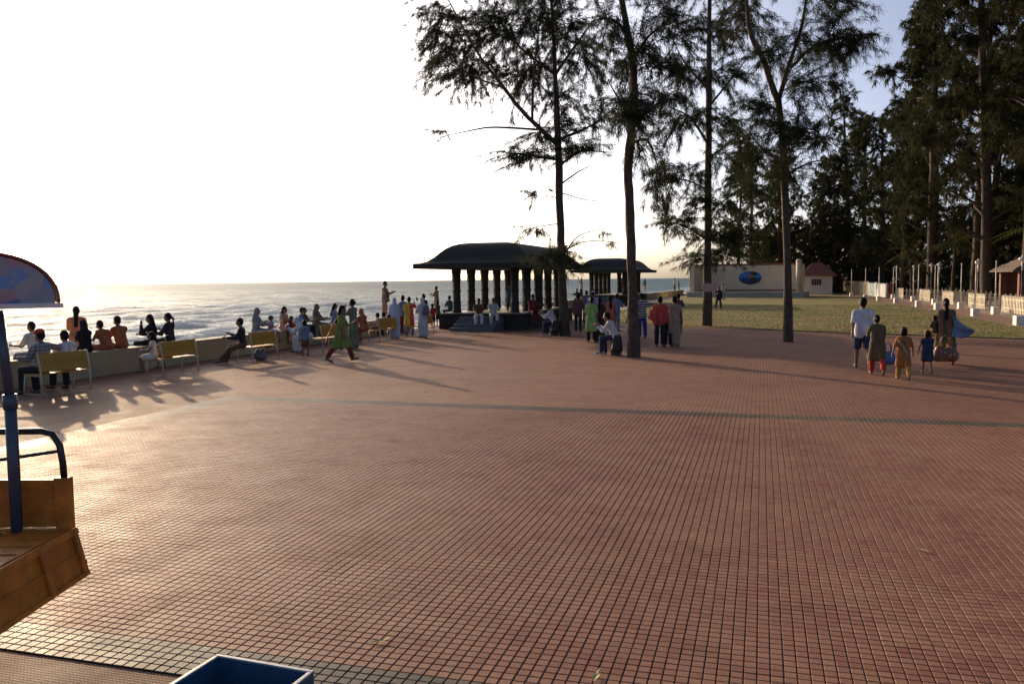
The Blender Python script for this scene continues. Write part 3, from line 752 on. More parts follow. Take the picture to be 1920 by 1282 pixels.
m.tube(pts, .021, 10); m.tube([(-.6, y1 - .02, fz + .33), (x1 - .07, y1 - .02, zt - .13)], .011, 8); m.build('hoop_rail', M_BLACK, cart, smooth=True)
m = MB(); m.tube([(.31, y1 - .12, fz + .002), (.31, y1 - .12, fz + .85)], .036, 14); m.tube([(.31, y1 - .12, fz + .85), (.262, y1 - .12, 2.14)], .030, 14); m.tube([(.31, y1 - .12, fz + .78), (.308, y1 - .12, fz + .87)], .042, 14); m.build('canopy_post', M_BLUE, cart, smooth=True)
# arched canopy, its printed face turned towards the plaza
n = 22; hw, hh, dp = .40, .31, .5; cx, cy, cz = .185, 0.0, 2.185
ca_, sa_ = math.cos(R(31)), math.sin(R(31)); oy = y1 - .12
def cpt(x, y, z): return (cx + (x * ca_ - (y - .18) * sa_), oy + (x * sa_ + (y - .18) * ca_), cz + z)
arc = [(hw * math.cos(math.pi * k / n), hh * math.sin(math.pi * k / n) ** .85) for k in range(n + 1)]
m = MB(); vs = [cpt(x, y, z) for y in (cy, cy + dp) for x, z in arc]
fs = [(k, k + 1, n + 2 + k, n + 1 + k) for k in range(n)]; m.add(vs, fs)
m.add([cpt(x * .97, y, z * .97) for y in (cy + .03, cy + dp - .03) for x, z in arc], [(n + 1 + k, n + 2 + k, k + 1, k) for k in range(n)])
sh = m.build('canopy_shell', M_RIM, cart, smooth=True)
M_CPRINT = canopy_print()
for yy in (cy + .012, cy + dp - .012):
    m = MB(); m.add([cpt(0, yy, .0)] + [cpt(x * .95, yy, z * .95) for x, z in arc], [(0, k + 1, k + 2) for k in range(n)]); m.build('printed_panel', M_CPRINT, sh)
for yy in (cy, cy + dp):
    m = MB(); m.tube([cpt(x, yy, z) for x, z in arc], .008, 6); m.build('rim', M_RIM, sh, smooth=True)
m = MB(); q = [cpt(-hw - .02, cy - .02, -.03), cpt(hw + .02, cy - .02, -.03), cpt(hw + .02, cy + dp + .02, -.03), cpt(-hw - .02, cy + dp + .02, -.03), cpt(-hw - .02, cy - .02, 0), cpt(hw + .02, cy - .02, 0), cpt(hw + .02, cy + dp + .02, 0), cpt(-hw - .02, cy + dp + .02, 0)]
m.add(q, [(3, 2, 1, 0), (4, 5, 6, 7), (0, 1, 5, 4), (1, 2, 6, 5), (2, 3, 7, 6), (3, 0, 4, 7)]); m.build('canopy_lip', M_PALE, sh)
# running gear under the bed
m = MB(); m.box(-.5, -.42, -.9, 1.6, fz - .18, fz - .062); m.box(.28, .36, -.9, y1, fz - .18, fz - .062); m.build('chassis', M_BLACK, cart)
for (x, y) in ((-.62, -.3), (.40, -.3)):
    m = MB(); prof = [(.13, -.05), (.2, -.06), (.25, -.04), (.26, 0), (.25, .04), (.2, .06), (.13, .05)]
    k = 20; vs = []; fs = []
    for r_, t_ in prof:
        for j in range(k): a_ = 2 * math.pi * j / k; vs.append((x + t_, y + r_ * math.cos(a_), .26 + r_ * math.sin(a_)))
    for i in range(len(prof) - 1):
        for j in range(k): fs.append((i * k + j, i * k + (j + 1) % k, (i + 1) * k + (j + 1) % k, (i + 1) * k + j))
    m.add(vs, fs); wh = m.build('wheel', M_TYRE, cart, smooth=True)
    m = MB(); m.tube([(x - .03, y, .26), (x + .03, y, .26)], .135, 16); m.build('rim', M_PALE, wh)
m = MB(); m.tube([(-.55, -.3, .26), (.4, -.3, .26)], .03, 8); m.box(-.1, -.02, -.33, -.27, .26, fz - .06); m.build('axle', M_BLACK, cart)

# ------------------------------------------------------------------ blue box in the foreground
M_BOXB = mat('box_blue', (0.022, 0.075, 0.14), 0.5, 0.25, 5, 0.2, 20)
M_BOXR = mat('box_rim', (0.26, 0.30, 0.32), 0.5, 0.25, 12)
bb = empty('blue_box', (-1.44, 3.96, 0), R(-20)); tag(bb, 'blue open-topped metal box with pale rim in the foreground', 'box')
w_, d_, h_ = .54, .75, .5
for (a0, a1, c0, c1, nm) in ((0, w_, -.012, 0, 'far_side'), (.0, .012, -d_, -.0125, 'side'), (w_ - .012, w_, -d_, -.0125, 'side'), (.0125, w_ - .0125, -d_, -d_ + .012, 'near_side')):
    m = MB(); m.box(a0, a1, c0, c1, 0.02, h_); m.build(nm, M_BOXB, bb)
m = MB(); m.box(.0125, w_ - .0125, -d_ + .0125, -.0125, .06, .075); m.build('bottom', M_BOXB, bb)
m = MB(); m.box(-.004, w_ + .004, -.018, .004, h_ + .0005, h_ + .010); m.box(-.004, .018, -d_ - .004, -.0185, h_ + .0005, h_ + .010); m.box(w_ - .018, w_ + .004, -d_ - .004, -.0185, h_ + .0005, h_ + .010); m.box(.0185, w_ - .0185, -d_ - .004, -d_ + .018, h_ + .0005, h_ + .010); m.build('rim', M_BOXR, bb, bevel=.003)

# ------------------------------------------------------------------ small things
M_LEAF = mat('dry_leaf', (0.50, 0.42, 0.16), 0.7, .2, 20)
for i, (x, y, a, lab) in enumerate([(-.86, 5.22, .4, 'yellowed fallen leaf on the paving, middle foreground'), (.47, 4.72, 1.2, 'pale scrap of leaf at the lower paving edge'), (3.42, 6.9, 2.2, 'pale fallen leaf on the right-hand paving')]):
    m = MB(); L = .075
    m.add([(-L, 0, .006), (-L * .3, .016, .012), (L * .5, .014, .010), (L, 0, .02), (L * .5, -.014, .009), (-L * .3, -.016, .011), (0, 0, .005)], [(0, 6, 1), (1, 6, 2), (2, 6, 3), (3, 6, 4), (4, 6, 5), (5, 6, 0)])
    tag(m.build('fallen_leaf', M_LEAF, loc=(x, y, .007), rz=a), lab, 'leaf', 'leaves fallen on the paving')

# ------------------------------------------------------------------ trees
M_BARK = mat('bark', (0.085, 0.060, 0.043), 0.9, 0.5, 9, 1.0, 16, spec=.2)
def foliage_material(name, col, trans):
    m = bpy.data.materials.new(name); m.use_nodes = True
    nt = m.node_tree; nt.nodes.remove(nt.nodes['Principled BSDF']); out = nt.nodes['Material Output']
    tc = nt.nodes.new('ShaderNodeTexCoord')
    n = nt.nodes.new('ShaderNodeTexNoise'); n.inputs['Scale'].default_value = .9; n.inputs['Detail'].default_value = 4; nt.links.new(tc.outputs['Object'], n.inputs['Vector'])
    cr = nt.nodes.new('ShaderNodeValToRGB'); e = cr.color_ramp.elements; e[0].position = .3; e[1].position = .7
    e[0].color = (*[c * .7 for c in col], 1); e[1].color = (col[0] * 1.5, col[1] * 1.3, col[2] * 1.2, 1)
    nt.links.new(n.outputs['Fac'], cr.inputs[0])
    d = nt.nodes.new('ShaderNodeBsdfDiffuse'); t = nt.nodes.new('ShaderNodeBsdfTranslucent'); mx = nt.nodes.new('ShaderNodeMixShader'); mx.inputs[0].default_value = trans
    nt.links.new(cr.outputs[0], d.inputs[0]); nt.links.new(cr.outputs[0], t.inputs[0])
    nt.links.new(d.outputs[0], mx.inputs[1]); nt.links.new(t.outputs[0], mx.inputs[2]); nt.links.new(mx.outputs[0], out.inputs[0])
    return m
M_NEEDLE = foliage_material('casuarina_needles', (0.050, 0.062, 0.034), .25)
M_NEEDLE_W = foliage_material('woodland_needles', (0.050, 0.056, 0.029), .22)
M_PALM = foliage_material('palm_leaf', (0.075, 0.09, 0.03), .3)

def tubes_np(paths, nside):
    """paths: list of (pts(k,3), rad(k)) -> verts, quads"""
    V = []; Fq = []; base = 0
    ang = np.arange(nside) * 2 * np.pi / nside
    for pts, rad in paths:
        pts = np.asarray(pts, float); rad = np.asarray(rad, float); k = len(pts)
        t = np.gradient(pts, axis=0); t /= np.linalg.norm(t, axis=1)[:, None] + 1e-9
        ref = np.array([0.31, 0.95, 0.05]) if abs(t[:, 1]).mean() < .8 else np.array([1., 0, 0])
        a = np.cross(t, ref); a /= np.linalg.norm(a, axis=1)[:, None] + 1e-9
        b = np.cross(t, a)
        ring = pts[:, None] + (a[:, None] * np.cos(ang)[None, :, None] + b[:, None] * np.sin(ang)[None, :, None]) * rad[:, None, None]
        V.append(ring.reshape(-1, 3))
        i = np.arange(k - 1)[:, None] * nside; j = np.arange(nside)[None]; j2 = (j + 1) % nside
        Fq.append((np.stack([i + j, i + j2, i + nside + j2, i + nside + j], -1) + base).reshape(-1, 4)); base += k * nside
    return np.concatenate(V), np.concatenate(Fq)

def smooth_path(ctrl, sub, wob, rng):
    """Catmull-Rom through x,y,z,r control points"""
    c = np.asarray(ctrl, float); out = []
    ext = np.vstack([2 * c[0] - c[1], c, 2 * c[-1] - c[-2]])
    for i in range(1, len(ext) - 2):
        p0, p1, p2, p3 = ext[i - 1:i + 3]
        for s in np.arange(sub) / sub:
            out.append(.5 * ((2 * p1) + (-p0 + p2) * s + (2 * p0 - 5 * p1 + 4 * p2 - p3) * s * s + (-p0 + 3 * p1 - 3 * p2 + p3) * s ** 3))
    out.append(c[-1]); out = np.array(out)
    out[1:-1, :3] += rng.normal(0, wob, (len(out) - 2, 3)) * np.clip(out[1:-1, 3:4] * 4, .2, 1)
    out[:, 3] = np.maximum(out[:, 3], .004)
    return out

def sprays(tw_pts, tw_dir, rng, per, length, width):
    """drooping needle tufts at points on twigs: three-triangle strands"""
    n = len(tw_pts); P = np.repeat(tw_pts, per, 0); D = np.repeat(tw_dir, per, 0)
    N = len(P)
    d = D * .75 + rng.normal(0, .55, (N, 3)) + np.array([0, 0, -.35]); d /= np.linalg.norm(d, axis=1)[:, None]
    L = length * (.55 + .8 * rng.random(N))[:, None]
    P = P + rng.normal(0, .035, (N, 3))
    mid = P + d * L * .55
    d2 = d + np.array([0, 0, -.75]); d2 /= np.linalg.norm(d2, axis=1)[:, None]
    tip = mid + d2 * L * .5
    s = np.cross(d, rng.normal(0, 1, (N, 3))); s /= np.linalg.norm(s, axis=1)[:, None] + 1e-9
    s *= width * (.6 + .8 * rng.random(N))[:, None]
    V = np.stack([P - s * .5, P + s * .5, mid + s * .5, mid - s * .5, tip], 1).reshape(-1, 3)
    b = np.arange(N)[:, None] * 5
    return V, b + np.array([[0, 1, 2, 3]]), b + np.array([[3, 2, 4]])

def clump_twigs(c, rad, n, attach, rng, dens):
    """twigs from the supporting limb into an ellipsoid; returns paths and tuft positions"""
    paths = []; tp = []; td = []
    c = np.asarray(c, float); rad = np.asarray(rad, float)
    core = c * .75 + attach * .25
    if np.linalg.norm(c - attach) > .15:
        m_ = (attach + c) / 2 + np.array([0, 0, .12 * np.linalg.norm(c - attach)])
        paths.append((np.array([attach, m_, c]), np.array([.03, .022, .014])))
    for _ in range(n):
        q = rng.normal(0, 1, 3); q /= np.linalg.norm(q); rr_ = rng.random() ** .5
        end = c + q * rad * rr_
        st_ = c + (attach - c) * (.25 + .75 * rng.random()) + rng.normal(0, .13, 3) * rad
        ln = np.linalg.norm(end - st_)
        mid = (st_ + end) / 2 + np.array([0, 0, .10 * ln]) + rng.normal(0, .04, 3) * ln
        end = end + np.array([0, 0, -.10 * ln])
        s = np.linspace(0, 1, 5)[:, None]
        pts = (1 - s) ** 2 * st_ + 2 * s * (1 - s) * mid + s * s * end
        paths.append((pts, np.linspace(.015, .004, 5)))
        k = max(4, int(ln / dens))
        s = rng.uniform(.25, 1.0, k)[:, None]
        tp.append((1 - s) ** 2 * st_ + 2 * s * (1 - s) * mid + s * s * end)
        t = 2 * (1 - s) * (mid - st_) + 2 * s * (end - mid); td.append(t / (np.linalg.norm(t, axis=1)[:, None] + 1e-9))
    return paths, np.concatenate(tp), np.concatenate(td)

def build_tree(name, trunk, limbs, clumps, seed, per, length, width, needle, label=None, loc=(0, 0, 0), group=None, twig_sides=3):
    rng = np.random.default_rng(seed)
    root = empty(name, loc)
    if label: tag(root, label, 'tree', group)
    tp_ = smooth_path(trunk, 5, .015, rng)
    nside = 14
    V, Fq = tubes_np([(tp_[:, :3], tp_[:, 3])], nside)
    V += rng.normal(0, .011, V.shape)
    link('trunk', np_mesh('trunk', V, [Fq], M_BARK, smooth=True), root)
    lp = [smooth_path(l, 4, .03, rng) for l in limbs]
    for grp in ([[l] for l in lp] if label else [lp]):
        V, Fq = tubes_np([(l[:, :3], l[:, 3]) for l in grp], 7)
        o = link('limb' if label else 'limbs', np_mesh('limb', V, [Fq], M_BARK, smooth=True), root)
        if not label: o['kind'] = 'stuff'
    sup = np.concatenate([tp_] + lp)[:, :3]
    paths = []; TP = []; TD = []
    for (x, y, z, rx, ry, rz, n) in clumps:
        c = np.array([x, y, z]); d = np.linalg.norm((sup - c) * np.array([1, 1, 1.3]) + np.array([0, 0, .0]), axis=1)
        a, b, e = clump_twigs(c, (rx, ry, rz), n, sup[np.argmin(d)], rng, .075 if label else .12)
        paths += a; TP.append(b); TD.append(e)
    V, Fq = tubes_np(paths, twig_sides)
    link('twigs', np_mesh('twigs', V, [Fq], M_BARK), root)['kind'] = 'stuff'
    V, f4, f3 = sprays(np.concatenate(TP), np.concatenate(TD), rng, per, length, width)
    link('crown', np_mesh('crown', V, [f4, f3], needle), root)['kind'] = 'stuff'
    return root

# the four trees standing on the paving and the lawn
MAIN_TREES={
'A':dict(loc=(2.21,34.80),
 trunk=[(0,0,-0.1,0.23125),(-0.12,0.0,2.38,0.162),(-0.17,0.0,4.34,0.154),(-0.24,0.0,7.15,0.146),(-0.28,0.0,8.65,0.123),(-0.35,0.0,10.56,0.085),(-0.45,0.0,12.66,0.062),(-0.56,0.0,15.37,0.031)],
 limbs=[[(-0.24,0,7.75,0.11),(-1.48,-0.3,8.81,0.09),(-2.43,-0.6,9.91,0.07),(-3.56,-0.9,11.4,0.045),(-4.76,-1.2,13.56,0.02)],[(-1.09,-0.2,8.34,0.05),(-2.76,-0.6,8.37,0.04),(-3.6,-0.9,8.24,0.03),(-4.95,-1.3,7.88,0.012)],[(-1.3,-0.2,8.7,0.06),(-1.26,-0.8,10.17,0.045),(-1.01,-1.2,12.31,0.02)],[(-0.35,0,10.56,0.07),(-1.22,0.5,11.33,0.05),(-2.3,0.9,12.52,0.035),(-3.06,1.2,14.56,0.015)],[(-0.35,0,10.56,0.07),(0.41,0.3,11.68,0.05),(1.44,0.8,13.1,0.02)],[(-2.43,-0.6,9.91,0.04),(-3.78,-1,10.35,0.03),(-5.22,-1.2,11.13,0.015)],[(-0.22,0,7.96,0.06),(0.96,0.5,8.51,0.045),(2.1,0.9,9.18,0.02)],[(-0.2,0,7.15,0.06),(-1.58,0.6,7.46,0.04),(-2.8,1,7.67,0.015)],[(-0.18,0,6.93,0.06),(0.65,-0.5,7.41,0.04),(1.87,-1,7.28,0.015)],[(-0.14,0,6.18,0.04),(0.5,0.4,6.65,0.03),(1.25,0.8,7.07,0.01)],[(-0.1,0,5.81,0.025),(0.86,-0.5,5.48,0.016),(2.2,-0.9,5.34,0.008)],[(-0.07,0,3.3,0.03),(0.59,-0.6,4.08,0.02),(1.66,-1,4.31,0.008)],[(-0.03,0,3.47,0.03),(0.94,0.5,3.87,0.02),(2.44,0.9,3.79,0.008)],[(-0.19,0,5.6,0.025),(-0.94,0.4,5.77,0.015),(-1.97,0.7,5.68,0.007)],[(-0.17,0,4.56,0.03),(-0.98,-0.5,4.45,0.018),(-1.91,-0.9,4.18,0.008)],[(-0.07,0,2.82,0.05),(-0.47,-1.0,3.27,0.035),(-1.14,-1.8,3.21,0.02)]],
 clumps=[(-4.92,0.37,11.75,1.21,0.97,1.77,26),(-5.59,0.73,12.5,0.66,0.53,1.1,12),(-3.85,0.89,12.53,1.43,1.15,1.32,26),(-4.12,1.33,10.69,1.43,1.15,0.88,22),(-2.52,0.72,12.47,1.43,1.15,1.43,26),(-2.1,1.27,10.22,1.21,0.97,0.84,20),(-1.26,-1.41,12.25,1.32,1.06,1.32,26),(0.06,-0.1,12.42,1.66,1.32,1.43,34),(-0.97,1.33,11.32,1.1,0.88,0.88,20),(0.08,0.45,9.59,1.21,0.97,0.84,20),(1.25,1.2,11.26,1.21,0.97,1.21,22),(-1.71,-0.62,7.24,1.15,0.92,0.4,20),(-1.15,-0.05,7.9,0.84,0.67,0.35,12),(0.67,-0.76,7.56,1.1,0.88,0.49,18),(0.05,0.13,8.45,0.88,0.71,0.66,14),(1.37,0.22,9.21,0.84,0.67,0.99,16),(-4.97,-0.78,8.21,0.57,0.5,0.31,4),(-1.4,-0.45,5.61,0.53,0.5,0.26,4),(-1.3,-0.35,4.33,0.71,0.57,0.35,6),(1.63,0.67,4.32,0.35,0.5,0.2,2),(2.04,0.43,3.79,0.35,0.5,0.18,2),(-0.47,-1.02,3.18,1.02,0.81,0.53,22),(0.05,0.48,2.82,0.66,0.53,0.35,8),(-2.27,-1.08,14.38,2.65,2.12,1.32,40),(0.53,0.35,14.66,1.99,1.59,1.32,34)]),
'B':dict(loc=(3.63,24.89),
 trunk=[(0,0,-0.1,0.21125000000000002),(-0.06,0.0,1.71,0.142),(-0.14,0.0,4.21,0.131),(-0.18,0.0,5.75,0.127),(-0.02,0.0,7.43,0.115),(-0.1,0.0,8.79,0.1),(-0.38,0.0,10.29,0.077),(-0.62,0.0,12.08,0.046)],
 limbs=[[(-0.1,0,6.67,0.06),(0.52,0.4,7.27,0.04),(1.29,0.7,7.87,0.015)],[(-0.08,0,7.05,0.05),(-0.53,-0.5,7.4,0.03),(-0.87,-0.8,7.86,0.012)],[(-0.07,0,8.64,0.05),(0.6,0.4,9.5,0.035),(1.34,0.6,9.86,0.012)],[(-0.19,0,9.39,0.05),(-0.68,-0.5,9.55,0.03),(-1.15,-0.7,9.64,0.012)],[(-0.13,0,6.21,0.05),(0.46,0.5,6.36,0.04),(0.92,0.8,5.37,0.012)]],
 clumps=[(-0.1,-1.12,7.05,0.66,0.53,0.57,30),(-0.37,-1.49,6.52,0.47,0.5,0.35,14),(0.84,1.11,7.68,0.63,0.51,0.54,20),(0.19,-0.87,8.85,0.76,0.61,0.87,20),(-0.73,-0.85,9.37,0.63,0.51,0.87,16),(1.1,1.45,10.27,0.76,0.61,0.76,16),(-0.33,1.12,8.45,0.47,0.5,0.57,10),(0.8,-0.63,8.25,0.57,0.5,0.57,12),(0.99,1.38,5.44,0.47,0.5,1.11,16),(0.4,0.12,5.91,0.47,0.5,0.63,12),(-0.56,0.53,11.83,1.74,1.39,1.11,40),(0.6,-0.89,11.15,1.27,1.01,0.95,24)]),
'C':dict(loc=(9.35,40.37),
 trunk=[(0,0,-0.1,0.26),(0.03,0.0,3.34,0.177),(0.02,0.0,7.85,0.154),(0.03,0.0,12.79,0.115),(0.0,0.0,17.15,0.069),(-0.02,0.0,20.5,0.031)],
 limbs=[[(0.02,0,8.55,0.07),(-0.93,-0.5,9.7,0.05),(-2.0,-0.9,10.17,0.02)],[(0.03,0,6.46,0.05),(-1.21,0.5,7.03,0.035),(-1.91,0.9,6.47,0.012)],[(0.02,0,7.85,0.06),(1.35,0.6,8.88,0.04),(2.62,1,9.24,0.015)],[(0.03,0,10.33,0.06),(0.89,-0.6,11.42,0.04),(1.51,-1,12.27,0.015)],[(0.02,0,11.07,0.06),(-0.94,0.7,12.48,0.04),(-1.51,1.1,13.84,0.015)],[(0.01,0,5.35,0.05),(1.13,-0.8,6.26,0.03),(1.98,-1.3,6.69,0.012)],[(0.02,0,4.09,0.05),(-1.19,-0.7,4.69,0.03),(-2.14,-1.1,4.92,0.012)],[(0.03,0,3.34,0.05),(1.3,0.7,3.73,0.03),(2.19,1.1,3.35,0.012)]],
 clumps=[(-0.7,1.32,14.15,1.23,0.98,1.48,24),(0.92,0.57,13.92,1.23,0.98,1.48,24),(-0.93,1.4,12.15,1.23,0.98,0.97,20),(1.48,1.18,12.08,1.07,0.86,0.97,18),(-0.83,-0.6,9.73,1.23,0.98,0.84,20),(0.96,-0.42,9.51,1.07,0.86,0.84,18),(-1.89,-1.0,8.94,0.87,0.7,0.97,16),(-2.02,-1.06,6.88,0.87,0.7,1.18,18),(-1.16,-1.3,6.96,0.97,0.78,0.72,14),(0.93,-0.6,7.76,1.07,0.86,0.97,18),(2.06,0.31,6.62,1.18,0.94,0.97,18),(-1.48,-1.49,4.72,1.07,0.86,0.56,16),(0.02,0.53,4.32,1.41,1.13,0.67,20),(1.43,-0.49,4.56,1.18,0.94,0.82,18),(-0.72,-0.3,3.08,0.97,0.78,0.36,10),(0.87,0.51,3.21,1.28,1.02,0.41,18),(-2.15,-0.06,5.37,0.46,0.5,0.87,8),(-1.04,-0.55,5.69,0.92,0.74,0.67,12),(-0.01,-0.06,16.65,2.3,1.84,1.54,40),(0.19,0.61,11.7,1.02,0.82,1.02,14),(-0.23,-1.33,5.74,1.15,0.92,0.77,14)]),
'D':dict(loc=(9.90,30.11),
 trunk=[(0,0,-0.1,0.1925),(-0.08,0.0,3.04,0.131),(-0.26,0.0,6.42,0.123),(-0.46,0.0,8.45,0.108)],
 limbs=[[(-0.46,0,8.42,0.12),(-1.1,-0.2,9.87,0.1),(-1.63,-0.4,10.9,0.075),(-1.81,-0.5,13.36,0.03)],[(-0.46,0,8.42,0.09),(-0.0,0.3,9.81,0.08),(0.46,0.5,11.05,0.06),(0.93,0.7,13.6,0.03)],[(0.04,0.3,9.66,0.06),(0.82,0,10.36,0.045),(2.0,-0.3,10.61,0.025),(2.91,-0.4,10.61,0.01)],[(-0.28,0,6.42,0.06),(-0.79,0.7,6.9,0.04),(-1.27,1.1,7.73,0.015)],[(-0.33,0,7.16,0.06),(0.16,-0.7,7.31,0.04),(0.75,-1.1,6.93,0.015)],[(-1.19,-0.2,10.05,0.05),(-0.94,-0.9,10.05,0.03),(-0.68,-1.2,10.49,0.012)],[(-0.23,0,5.86,0.05),(0.88,0.5,6.38,0.03),(1.79,0.9,6.52,0.01)]],
 clumps=[(-1.21,1.43,11.43,0.88,0.7,0.92,22),(-1.28,-1.43,9.39,0.73,0.58,0.69,16),(0.51,0.75,10.66,0.88,0.7,0.73,18),(1.87,1.03,10.25,0.88,0.7,0.65,20),(0.42,-1.45,8.76,0.65,0.52,0.99,20),(2.31,0.46,10.53,0.92,0.73,0.38,18),(1.22,-0.4,11.06,0.88,0.7,0.84,20),(2.01,0.24,11.82,0.76,0.61,0.5,14),(-0.91,-1.47,7.42,0.8,0.64,0.69,20),(-0.12,-1.36,7.08,0.8,0.64,0.69,18),(-1.66,-0.96,8.09,0.8,0.64,0.8,18),(-0.55,1.37,6.61,0.8,0.64,0.69,16),(0.4,-0.91,6.97,0.69,0.55,0.69,14),(-1.74,0.77,7.11,0.69,0.55,0.69,14),(-0.31,1.29,13.64,2.29,1.84,1.15,44),(1.64,1.33,13.45,1.53,1.22,0.96,26),(-0.2,-0.47,5.8,0.96,0.76,0.57,14),(2.77,-0.23,10.62,0.42,0.5,0.19,6)]),
}
tree_lab = {'A': 'spreading casuarina beside the large pavilion, long bare limb to the left', 'B': 'nearest casuarina with tall bare trunk on the paving',
            'C': 'straight casuarina on the lawn with a small board on its trunk', 'D': 'forked casuarina at the right edge of the paving'}
for i, (k, t) in enumerate(MAIN_TREES.items()):
    clumps = [(x, y, z, a * 1.75, b * 1.75, c * 1.65, int(n * 1.9)) for x, y, z, a, b, c, n in t['clumps']]
    near_ = k in 'BD'
    build_tree('casuarina_tree', t['trunk'], t['limbs'], clumps, 40 + i, 5, .25, .012 if near_ else .0145, M_NEEDLE, tree_lab[k], (*t['loc'], 0), 'casuarinas standing on plaza and lawn')
# board nailed to the lawn tree
bx = MAIN_TREES['C']['loc']
m = MB(); m.box(-.34, .34, -.02, 0, 1.62, 2.02); brd = m.build('notice_board', mat('board_pink', (0.42, 0.25, 0.20), 0.7, .15, 6), loc=(bx[0] + .05, bx[1] - .30, .02), bevel=.006)
tag(brd, 'small faded pink board fixed to the lawn tree', 'board')
m = MB(); m.box(-.31, .31, -.024, -.0205, 1.65, 1.99); m.build('board_face', mat('board_face', (0.50, 0.32, 0.26), 0.7, .2, 9), brd)

# woodland behind the fences: four tree shapes, copied
def wood_tree(seed, H, spread, low):
    rng = np.random.default_rng(seed)
    lean = rng.normal(0, .5, 2)
    trunk = [(0, 0, -.2, .3), (lean[0] * .2, lean[1] * .2, H * .3, .24), (lean[0] * .6, lean[1] * .6, H * .62, .16), (lean[0], lean[1], H, .04)]
    limbs = []; clumps = []
    n = 34
    for i in range(n):
        f = low + (1 - low) * (i + rng.random()) / n
        z = H * f; a = rng.random() * 6.283
        L = spread * (1.05 - .75 * max(0, f - .25) / .75) * (.55 + .6 * rng.random())
        x0, y0 = lean * (f ** 1.2)
        e = np.array([x0 + math.cos(a) * L, y0 + math.sin(a) * L, z + L * (.35 + .3 * rng.random())])
        mid = np.array([x0 + math.cos(a) * L * .5, y0 + math.sin(a) * L * .5, z + L * .25])
        limbs.append([(x0, y0, z, .06), (*mid, .04), (*e, .012)])
        r = .75 + .55 * rng.random()
        clumps.append((*e, r * 1.35, r * 1.35, r * 1.0, 12)); clumps.append((*(mid + rng.normal(0, .3, 3)), r * 1.05, r * 1.05, r * .85, 7))
    return build_tree('woodland_tree', trunk, limbs, clumps, seed + 7, 6, .36, .034, M_NEEDLE_W)
protos = [wood_tree(101, 20, 3.2, .18), wood_tree(102, 18.5, 3.6, .12), wood_tree(103, 21.5, 3.0, .26), wood_tree(104, 15, 4.0, .06)]
spots = [  # u, v, shape, scale, turn, description
 (47, 21.5, 2, 1.0, .3), (53, 18.8, 0, 1.02, 1.2), (57, 24, 1, 1.05, 2.0), (62, 21.5, 2, .98, 2.9), (66, 26, 0, 1.1, 3.3), (70, 23.5, 1, 1.0, 4.1), (75, 20.0, 2, .95, 5.0),
 (78, 26, 0, 1.0, 5.6), (83, 19.0, 1, 1.0, .8), (87, 24.5, 2, .92, 1.7), (92, 20.0, 0, .92, 2.4), (97, 17.0, 3, 1.0, 3.0), (100, 23, 1, .95, 3.9), (106, 18.5, 0, .85, 4.6),
 (112, 16.5, 3, 1.0, 5.3), (117, 21, 1, .85, .2), (123, 15.5, 3, .95, 1.1), (128, 10.0, 3, .95, 2.2), (127, 2.5, 3, 1.0, 3.1), (121, -1.5, 3, .92, 4.0), (131, 6.5, 1, .72, 4.9),
 (134, -3.5, 3, .95, 5.7), (140, 3, 0, .75, .6), (138, 13, 1, .8, 1.5), (145, 9, 0, .78, 2.6), (43, 27, 1, 1.05, .9), (50, 29, 0, 1.1, 2.2), (60, 31, 2, 1.1, 4.4), (72, 31, 1, 1.1, 5.1), (84, 31, 0, 1.1, .1), (95, 29, 2, 1., 1.0), (108, 27, 1, 1., 3.6),
 (126, 13.5, 3, .8, 3.3)]
wlab = ['tall slim casuarina', 'bushy casuarina', 'very tall bare-stemmed casuarina', 'low dense casuarina']
used = [False] * 4
def where(u, v):
    if u > 110 and v < 8: return 'behind the stage'
    if u > 110: return 'behind the white hut'
    if v > 26: return 'deep in the wood beyond the shelter'
    if u < 60: return 'beside the thatched shelter'
    if u < 85: return 'behind the middle picket fences'
    return 'behind the far boundary wall'
for (u, v, k, s, a) in spots:
    o = protos[k] if not used[k] else copy_tree(protos[k]); used[k] = True
    o.location = W(u, v); o.rotation_euler = (0, 0, a); s *= (1.35 if u < 66 else 1.7) if u < 112 and k != 3 else (1.8 if v > 11 else 1.35); s *= .84 + .32 * ((u * 7.31 + v * 3.17) % 1.0); o.scale = (s * .85, s * .85, s)
    tag(o, '%s in the dark wood, %s' % (wlab[k], where(u, v)), 'tree', '%s %s' % (wlab[k], where(u, v)))

# undergrowth that closes the wood at eye level
rng = np.random.default_rng(77)
n = 8500
uu = 44 + rng.random(n) * 125; vv = 22 + rng.random(n) * 22
k2 = uu > 112; vv[k2] = -2 + rng.random(k2.sum()) * 40; uu[k2] = 124 + rng.random(k2.sum()) * 40
zz = rng.random(n) ** 1.2 * 10
c = np.stack([uu * _S + vv * _C, uu * _C - vv * _S, zz + .2], 1)
dd = rng.normal(0, 1, (n, 3)); dd /= np.linalg.norm(dd, axis=1)[:, None]
V, f4, f3 = sprays(c, dd, rng, 16, .9, .13)
V += 0
ug = link('undergrowth', np_mesh('undergrowth', V, [f4, f3], M_NEEDLE_W)); tag(ug, 'dark undergrowth filling the wood behind the fences', 'undergrowth', kind='stuff')

